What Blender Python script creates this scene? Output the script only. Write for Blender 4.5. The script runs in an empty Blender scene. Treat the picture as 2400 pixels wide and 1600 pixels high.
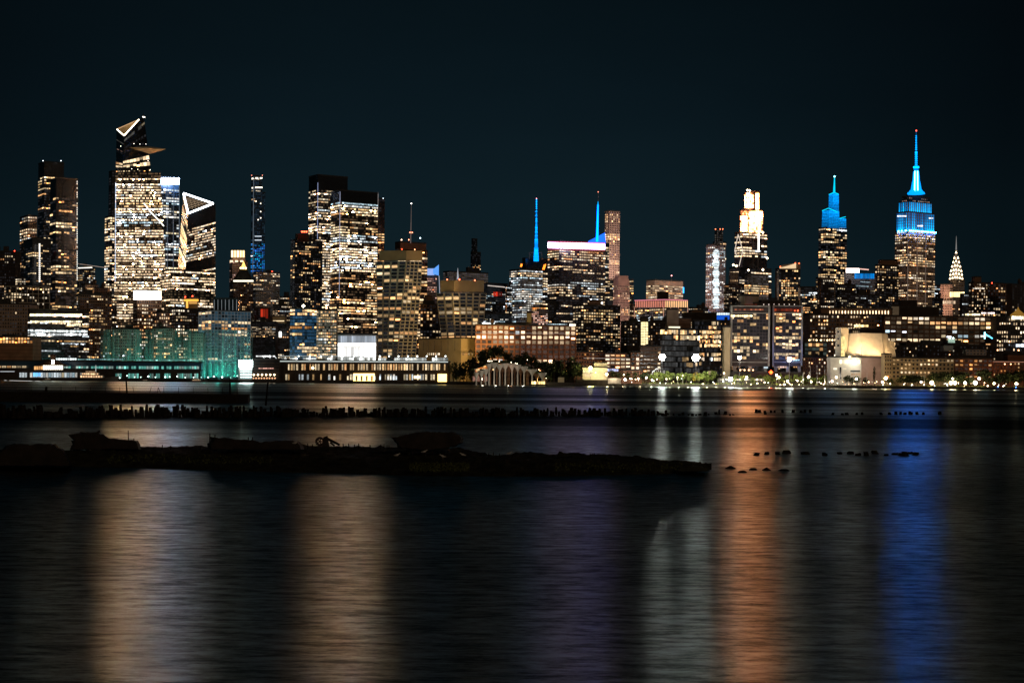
import bpy, math, random
from mathutils import Vector, noise

random.seed(7)
R = random.random
U = random.uniform
C = bpy.context.scene.collection
F = 3600.0; CX = 1200.0; CY = 880.0; CAMH = 8.0
ROLL = math.radians(0.55)
CR, SR = math.cos(ROLL), math.sin(ROLL)

def P(u, v, Y):
    a = (u - CX) / F; b = (CY - v) / F
    return Vector(((a * CR - b * SR) * Y, Y, CAMH + (a * SR + b * CR) * Y))

def Xg(u, Y, v=880):
    return P(u, v, Y).x

# ------------------------------------------------------------------ materials
def newmat(name):
    m = bpy.data.materials.new(name); m.use_nodes = True
    nt = m.node_tree; nt.nodes.clear()
    o = nt.nodes.new('ShaderNodeOutputMaterial')
    return m, nt, o

def wallmat(name, col, rough=0.8, var=0.35, scale=0.25, metal=0.0, brick=False, spec=0.3, bump=0.0):
    m, nt, o = newmat(name)
    b = nt.nodes.new('ShaderNodeBsdfPrincipled')
    b.inputs['Roughness'].default_value = rough
    b.inputs['Metallic'].default_value = metal
    b.inputs['Specular IOR Level'].default_value = spec
    g = nt.nodes.new('ShaderNodeNewGeometry')
    n = nt.nodes.new('ShaderNodeTexNoise'); n.inputs['Scale'].default_value = scale
    n.inputs['Detail'].default_value = 6
    nt.links.new(g.outputs['Position'], n.inputs['Vector'])
    r = nt.nodes.new('ShaderNodeValToRGB')
    r.color_ramp.elements[0].position = 0.3; r.color_ramp.elements[1].position = 0.7
    r.color_ramp.elements[0].color = [c * (1 - var) for c in col] + [1]
    r.color_ramp.elements[1].color = [min(1, c * (1 + var)) for c in col] + [1]
    nt.links.new(n.outputs['Fac'], r.inputs['Fac'])
    src = r.outputs['Color']
    if brick:
        sep = nt.nodes.new('ShaderNodeSeparateXYZ'); nt.links.new(g.outputs['Position'], sep.inputs[0])
        w = nt.nodes.new('ShaderNodeMath'); w.operation = 'FRACT'
        s = nt.nodes.new('ShaderNodeMath'); s.operation = 'MULTIPLY'; s.inputs[1].default_value = 1 / 3.4
        nt.links.new(sep.outputs['Z'], s.inputs[0]); nt.links.new(s.outputs[0], w.inputs[0])
        gt = nt.nodes.new('ShaderNodeMath'); gt.operation = 'LESS_THAN'; gt.inputs[1].default_value = 0.12
        nt.links.new(w.outputs[0], gt.inputs[0])
        mx = nt.nodes.new('ShaderNodeMix'); mx.data_type = 'RGBA'
        mx.inputs['B'].default_value = [c * 0.45 for c in col] + [1]
        nt.links.new(gt.outputs[0], mx.inputs['Factor']); nt.links.new(src, mx.inputs['A'])
        src = mx.outputs['Result']
    nt.links.new(src, b.inputs['Base Color'])
    if bump:
        bp = nt.nodes.new('ShaderNodeBump'); bp.inputs['Strength'].default_value = bump
        nt.links.new(n.outputs['Fac'], bp.inputs['Height']); nt.links.new(bp.outputs['Normal'], b.inputs['Normal'])
    nt.links.new(b.outputs[0], o.inputs[0])
    return m

def emitmat(name, src='attr', col=(1, 1, 1), s=1.0, vary=0.5, nscale=0.45, sampling='AUTO'):
    """dark glass that glows from within; curtains, furniture and blinds come from a noise in the room"""
    m, nt, o = newmat(name)
    b = nt.nodes.new('ShaderNodeBsdfPrincipled')
    b.inputs['Base Color'].default_value = (0.012, 0.014, 0.016, 1)
    b.inputs['Roughness'].default_value = 0.2
    if src == 'attr':
        a = nt.nodes.new('ShaderNodeAttribute'); a.attribute_name = 'Glow'
        cs = a.outputs['Color']; st = None
    elif src == 'obj':
        a = nt.nodes.new('ShaderNodeObjectInfo'); cs = a.outputs['Color']
        mm = nt.nodes.new('ShaderNodeMath'); mm.operation = 'MULTIPLY'; mm.inputs[1].default_value = 10.0
        nt.links.new(a.outputs['Alpha'], mm.inputs[0]); st = mm.outputs[0]
    else:
        c = nt.nodes.new('ShaderNodeRGB'); c.outputs[0].default_value = list(col) + [1]; cs = c.outputs[0]
        v = nt.nodes.new('ShaderNodeValue'); v.outputs[0].default_value = s; st = v.outputs[0]
    nt.links.new(cs, b.inputs['Emission Color'])
    if vary > 0:
        g = nt.nodes.new('ShaderNodeNewGeometry')
        n = nt.nodes.new('ShaderNodeTexNoise'); n.inputs['Scale'].default_value = nscale; n.inputs['Detail'].default_value = 2
        nt.links.new(g.outputs['Position'], n.inputs['Vector'])
        mr = nt.nodes.new('ShaderNodeMapRange')
        mr.inputs['From Min'].default_value = 0.3; mr.inputs['From Max'].default_value = 0.7
        mr.inputs['To Min'].default_value = 1 - vary; mr.inputs['To Max'].default_value = 1 + vary
        nt.links.new(n.outputs['Fac'], mr.inputs['Value'])
        out = mr.outputs['Result']
        if st is not None:
            k = nt.nodes.new('ShaderNodeMath'); k.operation = 'MULTIPLY'
            nt.links.new(out, k.inputs[0]); nt.links.new(st, k.inputs[1]); out = k.outputs[0]
        nt.links.new(out, b.inputs['Emission Strength'])
    else:
        if st is not None: nt.links.new(st, b.inputs['Emission Strength'])
        else: b.inputs['Emission Strength'].default_value = 1
    nt.links.new(b.outputs[0], o.inputs[0])
    try: m.cycles.emission_sampling = sampling
    except Exception: pass
    return m

M = {}
M['glass'] = wallmat('dark_glass', (0.012, 0.015, 0.02), 0.25, 0.3, 0.05, spec=0.6)
M['glassblue'] = wallmat('blue_glass', (0.02, 0.05, 0.09), 0.3, 0.4, 0.05, spec=0.6)
M['dark'] = wallmat('dark_brick', (0.03, 0.022, 0.018), 0.85, 0.4, 0.2)
M['brown'] = wallmat('brown_brick', (0.16, 0.09, 0.055), 0.85, 0.3, 0.15, brick=True)
M['red'] = wallmat('red_brick', (0.24, 0.105, 0.058), 0.85, 0.25, 0.15, brick=True)
M['stone'] = wallmat('limestone', (0.32, 0.25, 0.2), 0.8, 0.25, 0.12)
M['pink'] = wallmat('pinkish_stone', (0.42, 0.3, 0.27), 0.8, 0.2, 0.12)
M['concrete'] = wallmat('concrete', (0.3, 0.3, 0.29), 0.8, 0.25, 0.12)
M['pale'] = wallmat('pale_panel', (0.6, 0.58, 0.52), 0.6, 0.12, 0.2)
M['frame'] = wallmat('pale_facade_grid', (0.5, 0.47, 0.4), 0.6, 0.12, 0.1)
M['tan'] = wallmat('tan_panel', (0.38, 0.3, 0.18), 0.7, 0.15, 0.1)
M['metal'] = wallmat('dark_metal', (0.06, 0.06, 0.065), 0.45, 0.3, 0.6, metal=0.4)
M['steel'] = wallmat('pale_steel', (0.35, 0.36, 0.38), 0.4, 0.2, 0.6, metal=0.5)
M['roof'] = wallmat('tar_roof', (0.035, 0.035, 0.035), 0.9, 0.4, 0.3)
M['wood'] = wallmat('wet_timber', (0.012, 0.010, 0.008), 0.85, 0.5, 1.5, bump=0.4, spec=0.1)
M['wood2'] = wallmat('tank_timber', (.06, .04, .028), .9, .3, 1.0)
M['mud'] = wallmat('wet_mud', (0.020, 0.020, 0.013), 0.8, 0.7, 0.9, bump=0.6, spec=0.08)
M['rust'] = wallmat('rusted_steel', (0.013, 0.009, 0.007), 0.7, 0.7, 1.5, bump=0.5, spec=0.25)
M['weed'] = wallmat('low_weed', (0.05, 0.06, 0.02), 0.9, 0.6, 3.0, spec=0.05)
M['quay'] = wallmat('quay_stone', (0.035, 0.033, 0.03), 0.9, 0.4, 0.3)
M['leaf'] = wallmat('dark_leaves', (0.035, 0.05, 0.02), 0.8, 0.5, 0.6, spec=0.1)
M['leaflit'] = wallmat('lit_leaves', (0.10, 0.13, 0.03), 0.8, 0.4, 0.6, spec=0.1)  # lit copy of the leaf colour, its brightness painted in
M['leafyel'] = wallmat('yellow_leaves', (0.22, 0.16, 0.02), 0.8, 0.4, 0.6, spec=0.1)
M['bark'] = wallmat('bark', (0.05, 0.035, 0.025), 0.9, 0.3, 2.0)
M['feather'] = wallmat('gull_feathers', (0.5, 0.5, 0.48), 0.8, 0.1, 5.0)
M['white'] = wallmat('white_paint', (0.75, 0.75, 0.73), 0.5, 0.08, 0.5)
M['win'] = emitmat('window_glow', 'attr', vary=0.45)
M['winobj'] = emitmat('window_pane_glow', 'obj', vary=0.4, nscale=0.9)
M['strip'] = emitmat('glow_strip', 'attr', vary=0.12, nscale=0.1)
_lm = {}
def LM(col, s, vary=0.0, nscale=0.3):
    k = (tuple(col), s, vary, nscale)
    if k not in _lm: _lm[k] = emitmat('self_glow', 'col', col, s, vary, nscale)
    return _lm[k]

PAL = {
 'warm': [((1, .74, .45), 5), ((1, .62, .32), 3), ((1, .84, .62), 3), ((1, .46, .18), 1)],
 'gold': [((1, .63, .29), 4), ((1, .50, .20), 2), ((1, .74, .44), 4)],
 'white': [((1, .70, .42), 6), ((1, .80, .58), 3), ((.85, .95, 1), 1), ((1, .72, .42), 1)],
 'cool': [((.85, .95, 1), 4), ((1, .95, .85), 3), ((.65, .88, 1), 2), ((1, .8, .5), 1)],
 'mix': [((1, .80, .50), 4), ((.85, .95, 1), 2), ((1, .60, .25), 2), ((1, .9, .75), 2)],
 'orange': [((1, .42, .12), 3), ((1, .55, .22), 2), ((1, .7, .4), 1)],
 'blue': [((.02, .32, 1), 3), ((.0, .55, 1), 2), ((.02, .18, .8), 2)],
 'pinkw': [((1, .62, .5), 3), ((1, .5, .35), 2), ((1, .8, .7), 1)],
 'teal': [((.3, 1, .85), 2), ((.7, 1, .9), 2)],
}
def pick(pal):
    L = PAL[pal]; t = sum(w for _, w in L) * R()
    for c, w in L:
        t -= w
        if t <= 0: return c
    return L[-1][0]

# ------------------------------------------------------------------ mesh builder
class MB:
    def __init__(s): s.v = []; s.f = []; s.c = []
    def quad(s, a, b, c, d, col=None):
        i = len(s.v); s.v += [a, b, c, d]; s.f.append((i, i + 1, i + 2, i + 3)); s.c.append(col)
    def tri(s, a, b, c, col=None):
        i = len(s.v); s.v += [a, b, c]; s.f.append((i, i + 1, i + 2)); s.c.append(col)
    def prism(s, bot, top, col=None):
        n = len(bot); i = len(s.v); s.v += list(bot) + list(top)
        for k in range(n):
            s.f.append((i + k, i + (k + 1) % n, i + n + (k + 1) % n, i + n + k)); s.c.append(col)
        s.f.append(tuple(i + n + k for k in range(n))); s.c.append(col)
        s.f.append(tuple(i + k for k in reversed(range(n)))); s.c.append(col)
    def box(s, x0, x1, y0, y1, z0, z1, col=None):
        s.prism([Vector((x0, y0, z0)), Vector((x1, y0, z0)), Vector((x1, y1, z0)), Vector((x0, y1, z0))],
                [Vector((x0, y0, z1)), Vector((x1, y0, z1)), Vector((x1, y1, z1)), Vector((x0, y1, z1))], col)
    def bar(s, a, b, r, r2=None, n=6, col=None):
        a = Vector(a); b = Vector(b); d = (b - a).normalized(); r2 = r if r2 is None else r2
        q = d.orthogonal().normalized(); w = d.cross(q)
        A = [a + (q * math.cos(t) + w * math.sin(t)) * r for t in [2 * math.pi * k / n for k in range(n)]]
        B = [b + (q * math.cos(t) + w * math.sin(t)) * r2 for t in [2 * math.pi * k / n for k in range(n)]]
        s.prism(A, B, col)
    def lathe(s, c, prof, n=12, col=None):
        c = Vector(c); i = len(s.v)
        for r, z in prof:
            for k in range(n):
                t = 2 * math.pi * k / n
                s.v.append(c + Vector((r * math.cos(t), r * math.sin(t), z)))
        for j in range(len(prof) - 1):
            for k in range(n):
                s.f.append((i + j * n + k, i + j * n + (k + 1) % n, i + (j + 1) * n + (k + 1) % n, i + (j + 1) * n + k)); s.c.append(col)
        s.f.append(tuple(i + (len(prof) - 1) * n + k for k in range(n))); s.c.append(col)
        s.f.append(tuple(i + k for k in reversed(range(n)))); s.c.append(col)
    def build(s, name, mat, parent=None, kind=None, origin=None):
        me = bpy.data.meshes.new(name)
        o0 = parent.location if parent is not None else (origin or Vector((0, 0, 0)))
        if parent is not None and parent.parent is not None: o0 = parent.parent.location
        o0 = Vector(o0)
        me.from_pydata([tuple(Vector(p) - o0) for p in s.v], [], s.f)
        if any(c is not None for c in s.c):
            at = me.color_attributes.new('Glow', 'FLOAT_COLOR', 'CORNER')
            buf = []
            for f, c in zip(s.f, s.c):
                c = c or (0, 0, 0)
                buf += [c[0], c[1], c[2], 1.0] * len(f)
            at.data.foreach_set('color', buf)
        me.materials.append(mat)
        o = bpy.data.objects.new(name, me); C.objects.link(o)
        if parent is not None: o.parent = parent
        else: o.location = o0
        if kind: o['kind'] = kind
        return o

ALL = []
def tag(o, label=None, cat=None, group=None, kind=None):
    if label: o['label'] = label
    if cat: o['category'] = cat
    if group: o['group'] = group
    if kind: o['kind'] = kind
    return o
def empty(name, loc, label, cat, group=None):
    o = bpy.data.objects.new(name, None); C.objects.link(o); o.location = loc; o.empty_display_size = 2
    tag(o, label, cat, group); ALL.append(o); return o

# ------------------------------------------------------------------ windows
class W:
    def __init__(self_, pw=5, ph=6, fw=.72, fh=.55, p=.45, pal='warm', s=1.2, mode='row', run=2.5, dim=.5, dimc=(.012, .012, .014), bands=(), skip=(), hot=(.05, 3, 8)):
        self_.__dict__.update(pw=pw, ph=ph, fw=fw, fh=fh, p=p, pal=pal, s=s, mode=mode, run=run, dim=dim, dimc=dimc, bands=bands, skip=skip, hot=hot)

_pane = {}
def pane_mesh(w, h):
    k = (round(w, 2), round(h, 2))
    if k not in _pane:
        me = bpy.data.meshes.new('window_pane')
        me.from_pydata([(-w / 2, 0, -h / 2), (w / 2, 0, -h / 2), (w / 2, 0, h / 2), (-w / 2, 0, h / 2)], [], [(0, 1, 2, 3)])
        me.materials.append(M['winobj']); _pane[k] = me
    return _pane[k]

def vof(p):   # image row of a world point, used to pick the storey band
    x = p.x / p.y; z = (p.z - CAMH) / p.y
    return CY - F * (-x * SR + z * CR)

def fill(root, faces, w, vbot=900, name='window'):
    """faces: list of (A,B,C,D) bottom-left, bottom-right, top-right, top-left seen from outside"""
    A, B, Cc, D = faces[0]
    hpx = ((Cc - B).length) * F / B.y
    rows = max(1, round(hpx / w.ph))
    singles = []; dims = MB(); rest = MB()
    for r in range(rows):
        t0 = (r + .5 - w.fh / 2) / rows; t1 = (r + .5 + w.fh / 2) / rows
        vm = vof(B.lerp(Cc, (t0 + t1) / 2))
        if vm > vbot: continue
        if any(a <= vm <= b for a, b in w.skip): continue
        p, s, pal = w.p * (1.2 if w.mode != 'row' else 1), w.s, w.pal
        hit = False
        for bd in w.bands:
            if bd[0] <= vm <= bd[1]: p = bd[2]; s = bd[3]; pal = bd[4] if len(bd) > 4 else pal; hit = True; break
        rp = p if (hit or w.mode != 'row') else min(1, max(0, p * random.choice((.25, .6, 1, 1, 1.3, 1.6))))
        rs = s * U(.7, 1.3)
        mb = MB(); lit = R() < rp; col = pick(pal); left = 0
        for (a, b, c, d) in faces:
            wid = (b - a).length * F / a.y
            nrm = (b - a).cross(d - a).normalized()
            off = nrm * (0.15 * a.y / 1500)
            n = max(1, round(abs(P_u(b) - P_u(a)) / w.pw))
            if w.mode == 'row':   # thin dark strip added to bridge the panes into one row
                tb = t0 + (t1 - t0) * .1; mb.quad(a.lerp(d, t0) + off * .6, b.lerp(c, t0) + off * .6, b.lerp(c, tb) + off * .6, a.lerp(d, tb) + off * .6, tuple(x * .6 for x in w.dimc))
            for k in range(n):
                if left <= 0:
                    lit = R() < rp; col = pick(pal); left = max(1, random.expovariate(1 / w.run)) if w.run > 1 else 1
                left -= 1
                s0 = (k + .5 - w.fw / 2) / n; s1 = (k + .5 + w.fw / 2) / n
                lo0, lo1 = a.lerp(b, s0), a.lerp(b, s1); hi0, hi1 = d.lerp(c, s0), d.lerp(c, s1)
                j0 = t0 + ((t1 - t0) * U(0, .45) if (lit and R() < .3) else 0)
                q = [lo0.lerp(hi0, t0) + off, lo1.lerp(hi1, t0) + off, lo1.lerp(hi1, t1) + off, lo0.lerp(hi0, t1) + off]
                if lit and R() < .9:
                    if j0 > t0: q[0] = lo0.lerp(hi0, j0) + off; q[1] = lo1.lerp(hi1, j0) + off
                    g = rs * .55 * math.exp(random.gauss(0, .5))
                    if R() < w.hot[0]: g = rs * U(w.hot[1], w.hot[2]); col_ = (col[0], col[1] * .58, col[2] * .36) if col[2] < .95 else (.8, .85, 1); q[2] = q[2].lerp(q[1], .45); q[3] = q[3].lerp(q[0], .45)
                    else: col_ = col
                    col0 = col; col = col_; cc = tuple(x * g for x in col)
                    if w.mode == 'single': singles.append((q, col, g, nrm))
                    elif w.mode == 'row': mb.quad(*q, cc)
                    else: rest.quad(*q, cc)
                    col = col0
                else:
                    g = U(.3, 1.8) if R() < w.dim else .05; cc = tuple(x * g for x in w.dimc)  # unlit panes carry a faint painted glow of spilled light
                    if w.mode == 'single': dims.quad(*q, cc)
                    elif w.mode == 'row': mb.quad(*q, cc)
                    else: rest.quad(*q, cc)
        if len(mb.f) > len(faces): mb.build(name + '_row', M['win'], root)
    if singles:
        random.shuffle(singles)
        for i, (q, col, g, nrm) in enumerate(singles):
            if i < 98:
                c = (q[0] + q[1] + q[2] + q[3]) / 4
                me = pane_mesh((q[1] - q[0]).length, (q[3] - q[0]).length)
                o = bpy.data.objects.new(name, me); C.objects.link(o); o.parent = root
                o.location = c - root.location
                o.rotation_euler = (0, 0, math.atan2((q[1] - q[0]).y, (q[1] - q[0]).x))
                o.color = (col[0], col[1], col[2], min(1, g / 10))
            else: rest.quad(*q, tuple(x * g for x in col))
    if rest.f: rest.build(name, M['win'], root, kind='stuff')
    if dims.f: dims.build('dim_window', M['win'], root, kind='stuff')

def P_u(p):
    x = p.x / p.y; z = (p.z - CAMH) / p.y
    return CX + F * (x * CR + z * SR)

ALPHA = math.radians(32)
def foot(u0, uc, u1, vt, Y, depth=None):
    """plan corners (C, Rt, Back, L) of a block whose corner edge is at uc, distance Y"""
    k = lambda u: P(u, vt, 1.0).x
    if uc is None:
        a = Vector((k(u0) * Y, Y)); b = Vector((k(u1) * Y, Y)); d = depth or max(12, (b - a).length * .6)
        return [a, b, b + Vector((0, d)), a + Vector((0, d))], 1
    c = Vector((k(uc) * Y, Y))
    def hit(dx, dy, kk):
        t = (kk * Y - c.x) / (dx - kk * dy); return c + Vector((dx, dy)) * t
    r = hit(math.cos(ALPHA), math.sin(ALPHA), k(u1)); l = hit(-math.sin(ALPHA), math.cos(ALPHA), k(u0))
    return [c, r, r + l - c, l], 2

def block(root, u0, uc, u1, vt, Y, mat, w=None, vb=None, zb=2.0, vbot=900, name='wall', cap=True, depth=None, vref=None):
    fp, n = foot(u0, uc, u1, vref or vt, Y, depth)
    cu = uc if uc is not None else (u0 + u1) / 2
    zt = P(cu, vt, Y).z
    z0 = zb if vb is None else P(cu, vb, Y).z
    mb = MB(); V3 = lambda p, z: Vector((p.x, p.y, z))
    mb.prism([V3(p, z0) for p in fp], [V3(p, zt) for p in fp])
    o = mb.build(name, mat, root)
    if cap:
        cen = sum(fp, Vector((0, 0))) / 4; h = .9 * Y / 1500 + .4
        mb = MB()
        mb.prism([V3(cen + (p - cen) * 1.012, zt) for p in fp], [V3(cen + (p - cen) * 1.012, zt + h) for p in fp])
        mb.build('parapet', M['roof'] if mat is not M['frame'] else mat, root)
    faces = []
    if n == 1: faces.append((V3(fp[0], z0), V3(fp[1], z0), V3(fp[1], zt), V3(fp[0], zt)))
    else:
        faces.append((V3(fp[3], z0), V3(fp[0], z0), V3(fp[0], zt), V3(fp[3], zt)))
        faces.append((V3(fp[0], z0), V3(fp[1], z0), V3(fp[1], zt), V3(fp[0], zt)))
    if w: fill(root, faces[::-1] if False else faces, w, vbot)
    return faces, fp, zt

def warped(mb, bot, top, n=14):
    for k in range(4):
        a, b, c, d = bot[k], bot[(k + 1) % 4], top[(k + 1) % 4], top[k]
        for i in range(n):
            t0, t1 = i / n, (i + 1) / n
            for j in range(4):
                s0, s1 = j / 4, (j + 1) / 4
                e = lambda s_, t_: a.lerp(b, s_).lerp(d.lerp(c, s_), t_)
                mb.quad(e(s0, t0), e(s1, t0), e(s1, t1), e(s0, t1))
    mb.quad(*top)

def roofstuff(root, fp, zt, Y, tall=1.0, n=2, mat=None):
    cen = sum(fp, Vector((0, 0))) / 4
    ex = (fp[1] - fp[0]); ey = (fp[3] - fp[0]); H = tall * 5 * Y / 1500
    for i in range(n):
        a, b = U(.12, .55), U(.15, .5); w, d = U(.15, .35), U(.2, .4); h = H * U(.5, 1.2)
        q = [fp[0] + ex * x + ey * y for x, y in ((a, b), (a + w, b), (a + w, b + d), (a, b + d))]
        mb = MB(); mb.prism([Vector((p.x, p.y, zt)) for p in q], [Vector((p.x, p.y, zt + h)) for p in q])
        mb.build('roof_plant', mat or M['roof'], root)

def B(name, label, cat, u0, uc, u1, vt, Y, mat='glass', w=None, vbot=900, roof=1, tall=1.0, group=None, depth=None, zb=2.0, vb=None):
    cu = uc if uc is not None else (u0 + u1) / 2
    root = empty(name, (Xg(cu, Y, vt), Y, zb), label, cat, group)
    faces, fp, zt = block(root, u0, uc, u1, vt, Y, M[mat], w, zb=zb, vbot=vbot, depth=depth, vb=vb)
    if roof: roofstuff(root, fp, zt, Y, tall, roof)
    if roof and R() < .6:
        q = fp[0].lerp(fp[2], U(.3, .7)); k = Y / 1500; mb = MB(); mb.bar((q.x, q.y, zt), (q.x, q.y, zt + U(5, 10) * k), .22 * k, .1 * k, 4); mb.build('roof_mast', M['metal'], root)
    if mat in ('brown', 'dark', 'red', 'stone') and Y < 2100 and roof and R() < .7:
        q = fp[0].lerp(fp[1], U(.15, .8)); q = q + Vector((0, 3)); k = max(1, Y / 1500); mb = MB()
        mb.lathe(Vector((q.x, q.y, zt)), [(1.2 * k, 0), (1.2 * k, 2 * k), (1.9 * k, 2 * k), (1.9 * k, 5 * k), (.2, 6.6 * k)], 9); mb.build('water_tank', M['wood2'], root)
    root['_'] = 0; del root['_']
    return root

def strip(root, pts, col, s, r=None, Y=1500, name='glow_strip'):
    """glowing tube through pixel points (u,v,Y); paints light on fins, piers and cornices"""
    mb = MB(); c = tuple(x * s for x in col)
    for a, b in zip(pts, pts[1:]):
        mb.bar(P(*a), P(*b), r or .5, n=5, col=c)
    return mb.build(name, M['strip'], root)

def panel(root, u0, u1, v0, v1, Y, col, s, name='lit_panel', mat='strip', jitter=0):
    mb = MB(); n = max(1, int((u1 - u0) / 5)) if jitter else 1
    for k in range(n):
        a = u0 + (u1 - u0) * k / n; b = u0 + (u1 - u0) * (k + (.85 if n > 1 else 1)) / n; g = s * math.exp(random.gauss(0, jitter))
        mb.quad(P(a, v1, Y), P(b, v1, Y), P(b, v0, Y), P(a, v0, Y), tuple(x * g for x in col))
    return mb.build(name, M[mat], root)

def beacon(root, u, v, Y, col=(1, .05, .02), s=12, r=None, name='beacon'):
    mb = MB(); mb.lathe(P(u, v, Y), [(.01, -1 * (r or .8)), ((r or .8), 0), (.01, (r or .8))], 6)
    return mb.build(name, LM(col, s), root)

def light(u, v, Y, power, col=(1, .8, .55), r=1.0, dy=0, name='lamp_light'):
    l = bpy.data.lights.new(name, 'POINT'); l.energy = power; l.color = col; l.shadow_soft_size = r
    o = bpy.data.objects.new(name, l); C.objects.link(o); o.location = P(u, v, Y) + Vector((0, dy, 0)); return o
def spot(p, target, power, col, ang=60, r=1.0, name='facade_spot'):
    l = bpy.data.lights.new(name, 'SPOT'); l.energy = power; l.color = col; l.spot_size = math.radians(ang); l.spot_blend = .8; l.shadow_soft_size = r
    o = bpy.data.objects.new(name, l); C.objects.link(o); o.location = p
    o.rotation_euler = (Vector(target) - Vector(p)).to_track_quat('-Z', 'Y').to_euler(); return o
# ================================================================== SKYLINE (pixel measures turned into real places at real distances)
OT = 'office_tower'; AT = 'apartment_tower'; SK = 'skyscraper'
# ---- far left group
r = B(AT, 'dark slab tower at the far left edge with a red roof light', SK, -30, None, 36, 590, 2000, 'dark', W(5, 7, .5, .5, .13, 'warm', 1.0), roof=1)
beacon(r, 34, 588, 1999)
r = B(AT, 'slim tower with a softly lit white crown, left of the tallest dark pair', SK, 47, 65, 87, 506, 2100, 'brown', W(5, 7, .7, .5, .25, 'gold', 1.0, bands=[(506, 518, 1, .9, 'white'), (535, 560, .8, 1.6, 'white')]), roof=0)
r = B(AT, 'taller back tower of the dark pair on the left, blank crown over lit storeys', SK, 90, 104, 150, 380, 2200, 'glass',
      W(5, 6.5, .8, .5, .22, 'gold', 1.3, run=3, skip=[(370, 412)], bands=[(412, 421, .8, 2.2, 'gold'), (422, 432, .7, 1.2), (486, 492, .9, 1.2), (515, 520, .9, 1.2, 'gold')]), roof=0)
for u in (101, 143): beacon(r, u, 377, 2199, (.8, .9, 1), 6, .7)
r = B(AT, 'front black tower of the dark pair with a dotted white line up its right edge', SK, 118, 132, 183, 418, 1950, 'glass',
      W(6, 7.2, .85, .6, .2, 'gold', 1.4, run=3.5, skip=[(400, 460)], bands=[(483, 510, .35, 1.8, 'gold'), (515, 545, .45, 1.7), (618, 640, .85, 1.4, 'gold'), (640, 665, .03, .6)]), roof=0)
mb = MB()
for k in range(46):
    v = 424 + k * 5.1
    if R() < .8: mb.quad(P(180, v + 3.5, 1949), P(181.6, v + 3.5, 1949), P(181.6, v, 1949), P(180, v, 1949), (1.2, 1.2, 1.1))
mb.build('edge_light', M['strip'], r)
r = B(AT, 'rounded dark tower with a single column of white lights up its front', SK, 56, 76, 120, 560, 1750, 'glass', W(5, 6, .75, .5, .28, 'gold', 1.3, skip=[(555, 570)]), roof=1)
mb = MB()
for k in range(19): mb.quad(P(91, 574 + k * 4.8, 1745), P(94.5, 574 + k * 4.8, 1745), P(94.5, 571 + k * 4.8, 1745), P(91, 571 + k * 4.8, 1745), (2, 1.9, 1.7))
mb.build('light_column', M['strip'], r)
r = B('apartment_block', 'low block behind an open white frame grid, below the rounded dark tower', 'building', 10, 20, 117, 671, 1560, 'dark', W(6, 7, .6, .6, .4, 'warm', 1.3, 'single', dim=.1), 900, 0)
mb = MB()
for k in range(9):
    x = 12 + k * 13; mb.bar(P(x, 671, 1520), P(x, 730, 1520), .35, n=4)
for v in (671, 688, 698, 709, 727): mb.bar(P(12, v, 1520), P(116, v + 1, 1520), .35, n=4)
mb.build('frame_grid', M['frame'], r)
B('apartment_block', 'grey brown block with scattered windows at the left frame edge', 'building', -30, None, 70, 713, 1500, 'stone', W(6, 8, .45, .5, .1, 'warm', 1.2), 900, 1)
r = B('warehouse', 'long depot crossed by bright white floor bands behind the left pier shed', 'building', 66, 70, 209, 726, 1440, 'dark', None, 900, 0)
faces, fp, zt = block(r, 66, 70, 209, 729, 1438, M['dark'], W(4, 5.9, .93, .55, .12, 'mix', .7, run=6, bands=[(733, 743, 1, 4, 'white'), (750, 758, .95, 2.2, 'white'), (759, 765, .4, 1.5, 'gold'), (772, 779, 1, 2.2, 'cool'), (780, 787, .75, 2.5, 'cool'), (795, 802, .6, 1.0, 'orange'), (810, 818, .25, 1.8, 'warm')]), name='front_wall', cap=False)
panel(r, 70, 193, 735.5, 740.5, 1434, (1, .82, .5), 3.2, 'light_band', jitter=.25); panel(r, 71, 193, 751.5, 755.5, 1434, (1, .86, .55), 1.5, 'light_band', jitter=.5); panel(r, 157, 190, 760, 763.5, 1434, (1, .9, .6), 1.6, 'light_band', jitter=.2); panel(r, 72, 206, 774, 777.5, 1434, (.9, 1, 1), 1.5, 'light_band', jitter=.4); panel(r, 72, 206, 781, 786, 1434, (.95, 1, 1), 1.7, 'light_band', jitter=1.0)
B('warehouse', 'low red brick warehouse with orange windows over a pale base wall', 'building', -30, None, 77, 790, 1400, 'red', W(7, 7.4, .7, .75, .75, 'orange', 1.3, 'single', run=1, skip=[(806, 890)]), 900, 1)
B('storage_building', 'brown block with a pale lower wall beside the bright banded depot', 'building', 182, 188, 262, 690, 1480, 'brown', W(5, 6.5, .7, .5, .34, 'gold', 1.0, 'stuff'), 900, 2)
B(OT, 'stepped office tower seen in the gap between the black tower and the tallest tower', SK, 180, 190, 223, 628, 2300, 'glass', W(3.6, 5, .7, .5, .45, 'mix', 1.0), 900, 1)
B('office_building', 'tan setback building below the thin crane jib', 'building', 192, 200, 230, 668, 2000, 'stone', W(4, 5.5, .6, .5, .3, 'gold', .8), 900, 1)
B('apartment_block', 'dark block with scattered amber windows left of the tallest tower base', 'building', 206, 222, 274, 697, 1600, 'dark', W(5, 6, .7, .5, .38, 'warm', 1.2, 'stuff'), 900, 1)
B('apartment_block', 'unlit flat roofed block tucked behind the amber windowed one', 'building', 221, None, 252, 676, 1900, 'brown', W(5, 6, .6, .5, .15, 'warm', .9), 900, 1)
cr = empty('tower_crane', P(182, 700, 1990), 'tower crane with a thin lit jib sloping between two left towers', 'crane')
mb = MB(); mb.bar(P(182, 618, 1990), P(246, 627, 1990), .35, n=4); mb.build('jib', LM((1, .75, .6), .5), cr)
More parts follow.
